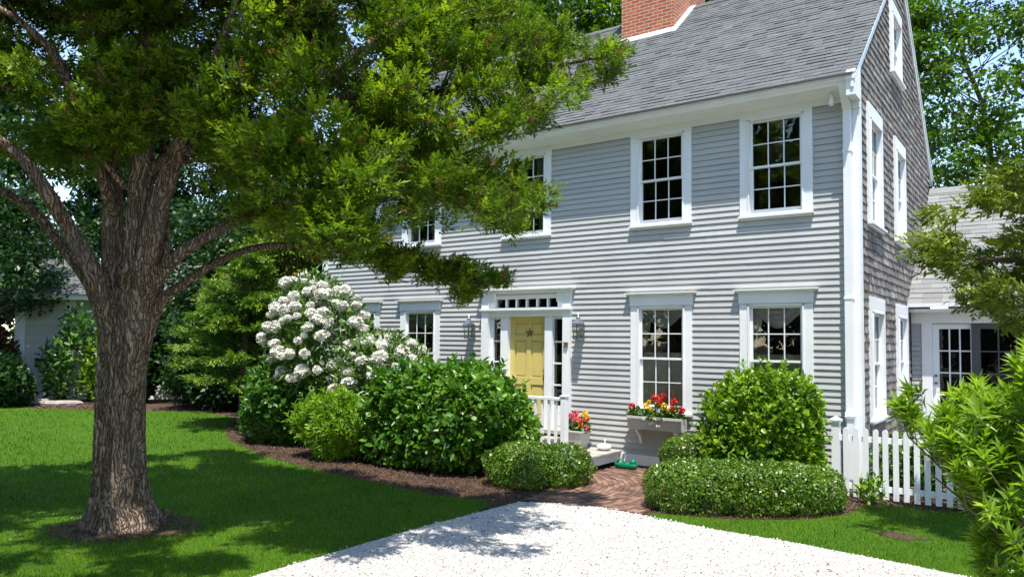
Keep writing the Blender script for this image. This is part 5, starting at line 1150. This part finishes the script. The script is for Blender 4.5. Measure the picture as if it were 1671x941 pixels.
# ragged rim of stones thrown onto the grass
P2, d2, g2 = ground_samples(60000, GRAV_P, 4, v=(790, 1300)); e2 = g2.normal(size=(len(P2), 2))*.045; 
out2 = ~inside(P2[:, :2]+e2, GRAV_P); P2 = P2[out2]; P2[:, :2] += e2[out2]; P2[:, 2] = .018; P = np.vstack([P, P2]); dist = np.concatenate([dist, d2[out2]]); m = len(P); a = g.uniform(0, 6.28, m)
Lst = np.clip(.0017*dist*np.exp(g.normal(size=m)*.35), .006, .034)
V, Q, A = leaves_np(STONE_T, P, np.column_stack([np.cos(a), np.sin(a), g.normal(size=m)*.25]), np.column_stack([g.normal(size=m)*.25, g.normal(size=m)*.25, np.ones(m)]), Lst, Lst*g.uniform(.5, .95, m), np.where(g.random(m) < .085, g.uniform(0, .08, m), np.clip(.1+.9*g.beta(1.5, 1.1, m), 0, 1)), .02, g)
tag(mesh_quads('gravel', V, Q, A, STONE, None, (0, 0, 0)), 'white crushed shell gravel covering the driveway', 'gravel', kind='stuff')
parts = []
P, dist, g = ground_samples(300000, BED, 5, v=(640, 880)); ok = ~inside(P[:, :2], LAWN_P) & ~inside(P[:, :2], STRIP_P) & ~inside(P[:, :2], GRAV_P) & ~inside(P[:, :2], PATH_P) & (P[:, 1] < -.02); P, dist = P[ok], dist[ok]
Pr = np.column_stack([-6.03+g.normal(size=2600)*.38, -7.25+g.normal(size=2600)*.38, np.full(2600, .02)]); P = np.vstack([P, Pr]); dist = np.concatenate([dist, np.full(2600, 8.3)]); m = len(P); P[:, 2] = .016+.012*g.random(m); a = g.uniform(0, 6.28, m)
V, Q, A = leaves_np(KITE, P, np.column_stack([np.cos(a), np.sin(a), g.normal(size=m)*.3]), np.column_stack([g.normal(size=m)*.35, g.normal(size=m)*.35, np.ones(m)]), .0034*dist*g.uniform(.5, 1.4, m), .0013*dist, np.clip(g.beta(1.6, 2.4, m), 0, 1), .02, g)
tag(mesh_quads('mulch_chips', V, Q, A, CHIP, None, (0, 0, 0)), 'brown bark mulch chips covering the planting bed', 'mulch', kind='stuff')

# fallen leaves lying about
parts = []
for poly, n, z in ((GRAV_P, 900, .024), (LAWN_P, 700, .036), (STRIP_P, 260, .036), (PATH_P, 300, .024)):
    P, dist, g = ground_samples(n, poly, 40+n, v=(640, 1000)); ok = (lumps(77, 8, (.8, 2.5))(P) > .1) | (g.random(len(P)) < .2); P, dist = P[ok], dist[ok]; m = len(P); P[:, 2] = z; a = g.uniform(0, 6.28, m)
    parts.append(leaves_np(OVAL, P, np.column_stack([np.cos(a), np.sin(a), g.normal(size=m)*.1]), np.column_stack([g.normal(size=m)*.25, g.normal(size=m)*.25, np.ones(m)]), .035*g.uniform(.5, 1.3, m), .018*g.uniform(.6, 1.3, m), g.random(m), .02, g))
V, Q, A = cat_leaves(parts); tag(mesh_quads('fallen_leaves', V, Q, A, mat_var('dry_leaf', [(0, (.14, .07, .03)), (.6, (.33, .20, .09)), (1, (.5, .38, .20))], .8, (9, 9, 9), .2, 0), None, (0, 0, 0)), 'scattered dry brown leaves on the gravel, path and lawn', 'leaves', kind='stuff')
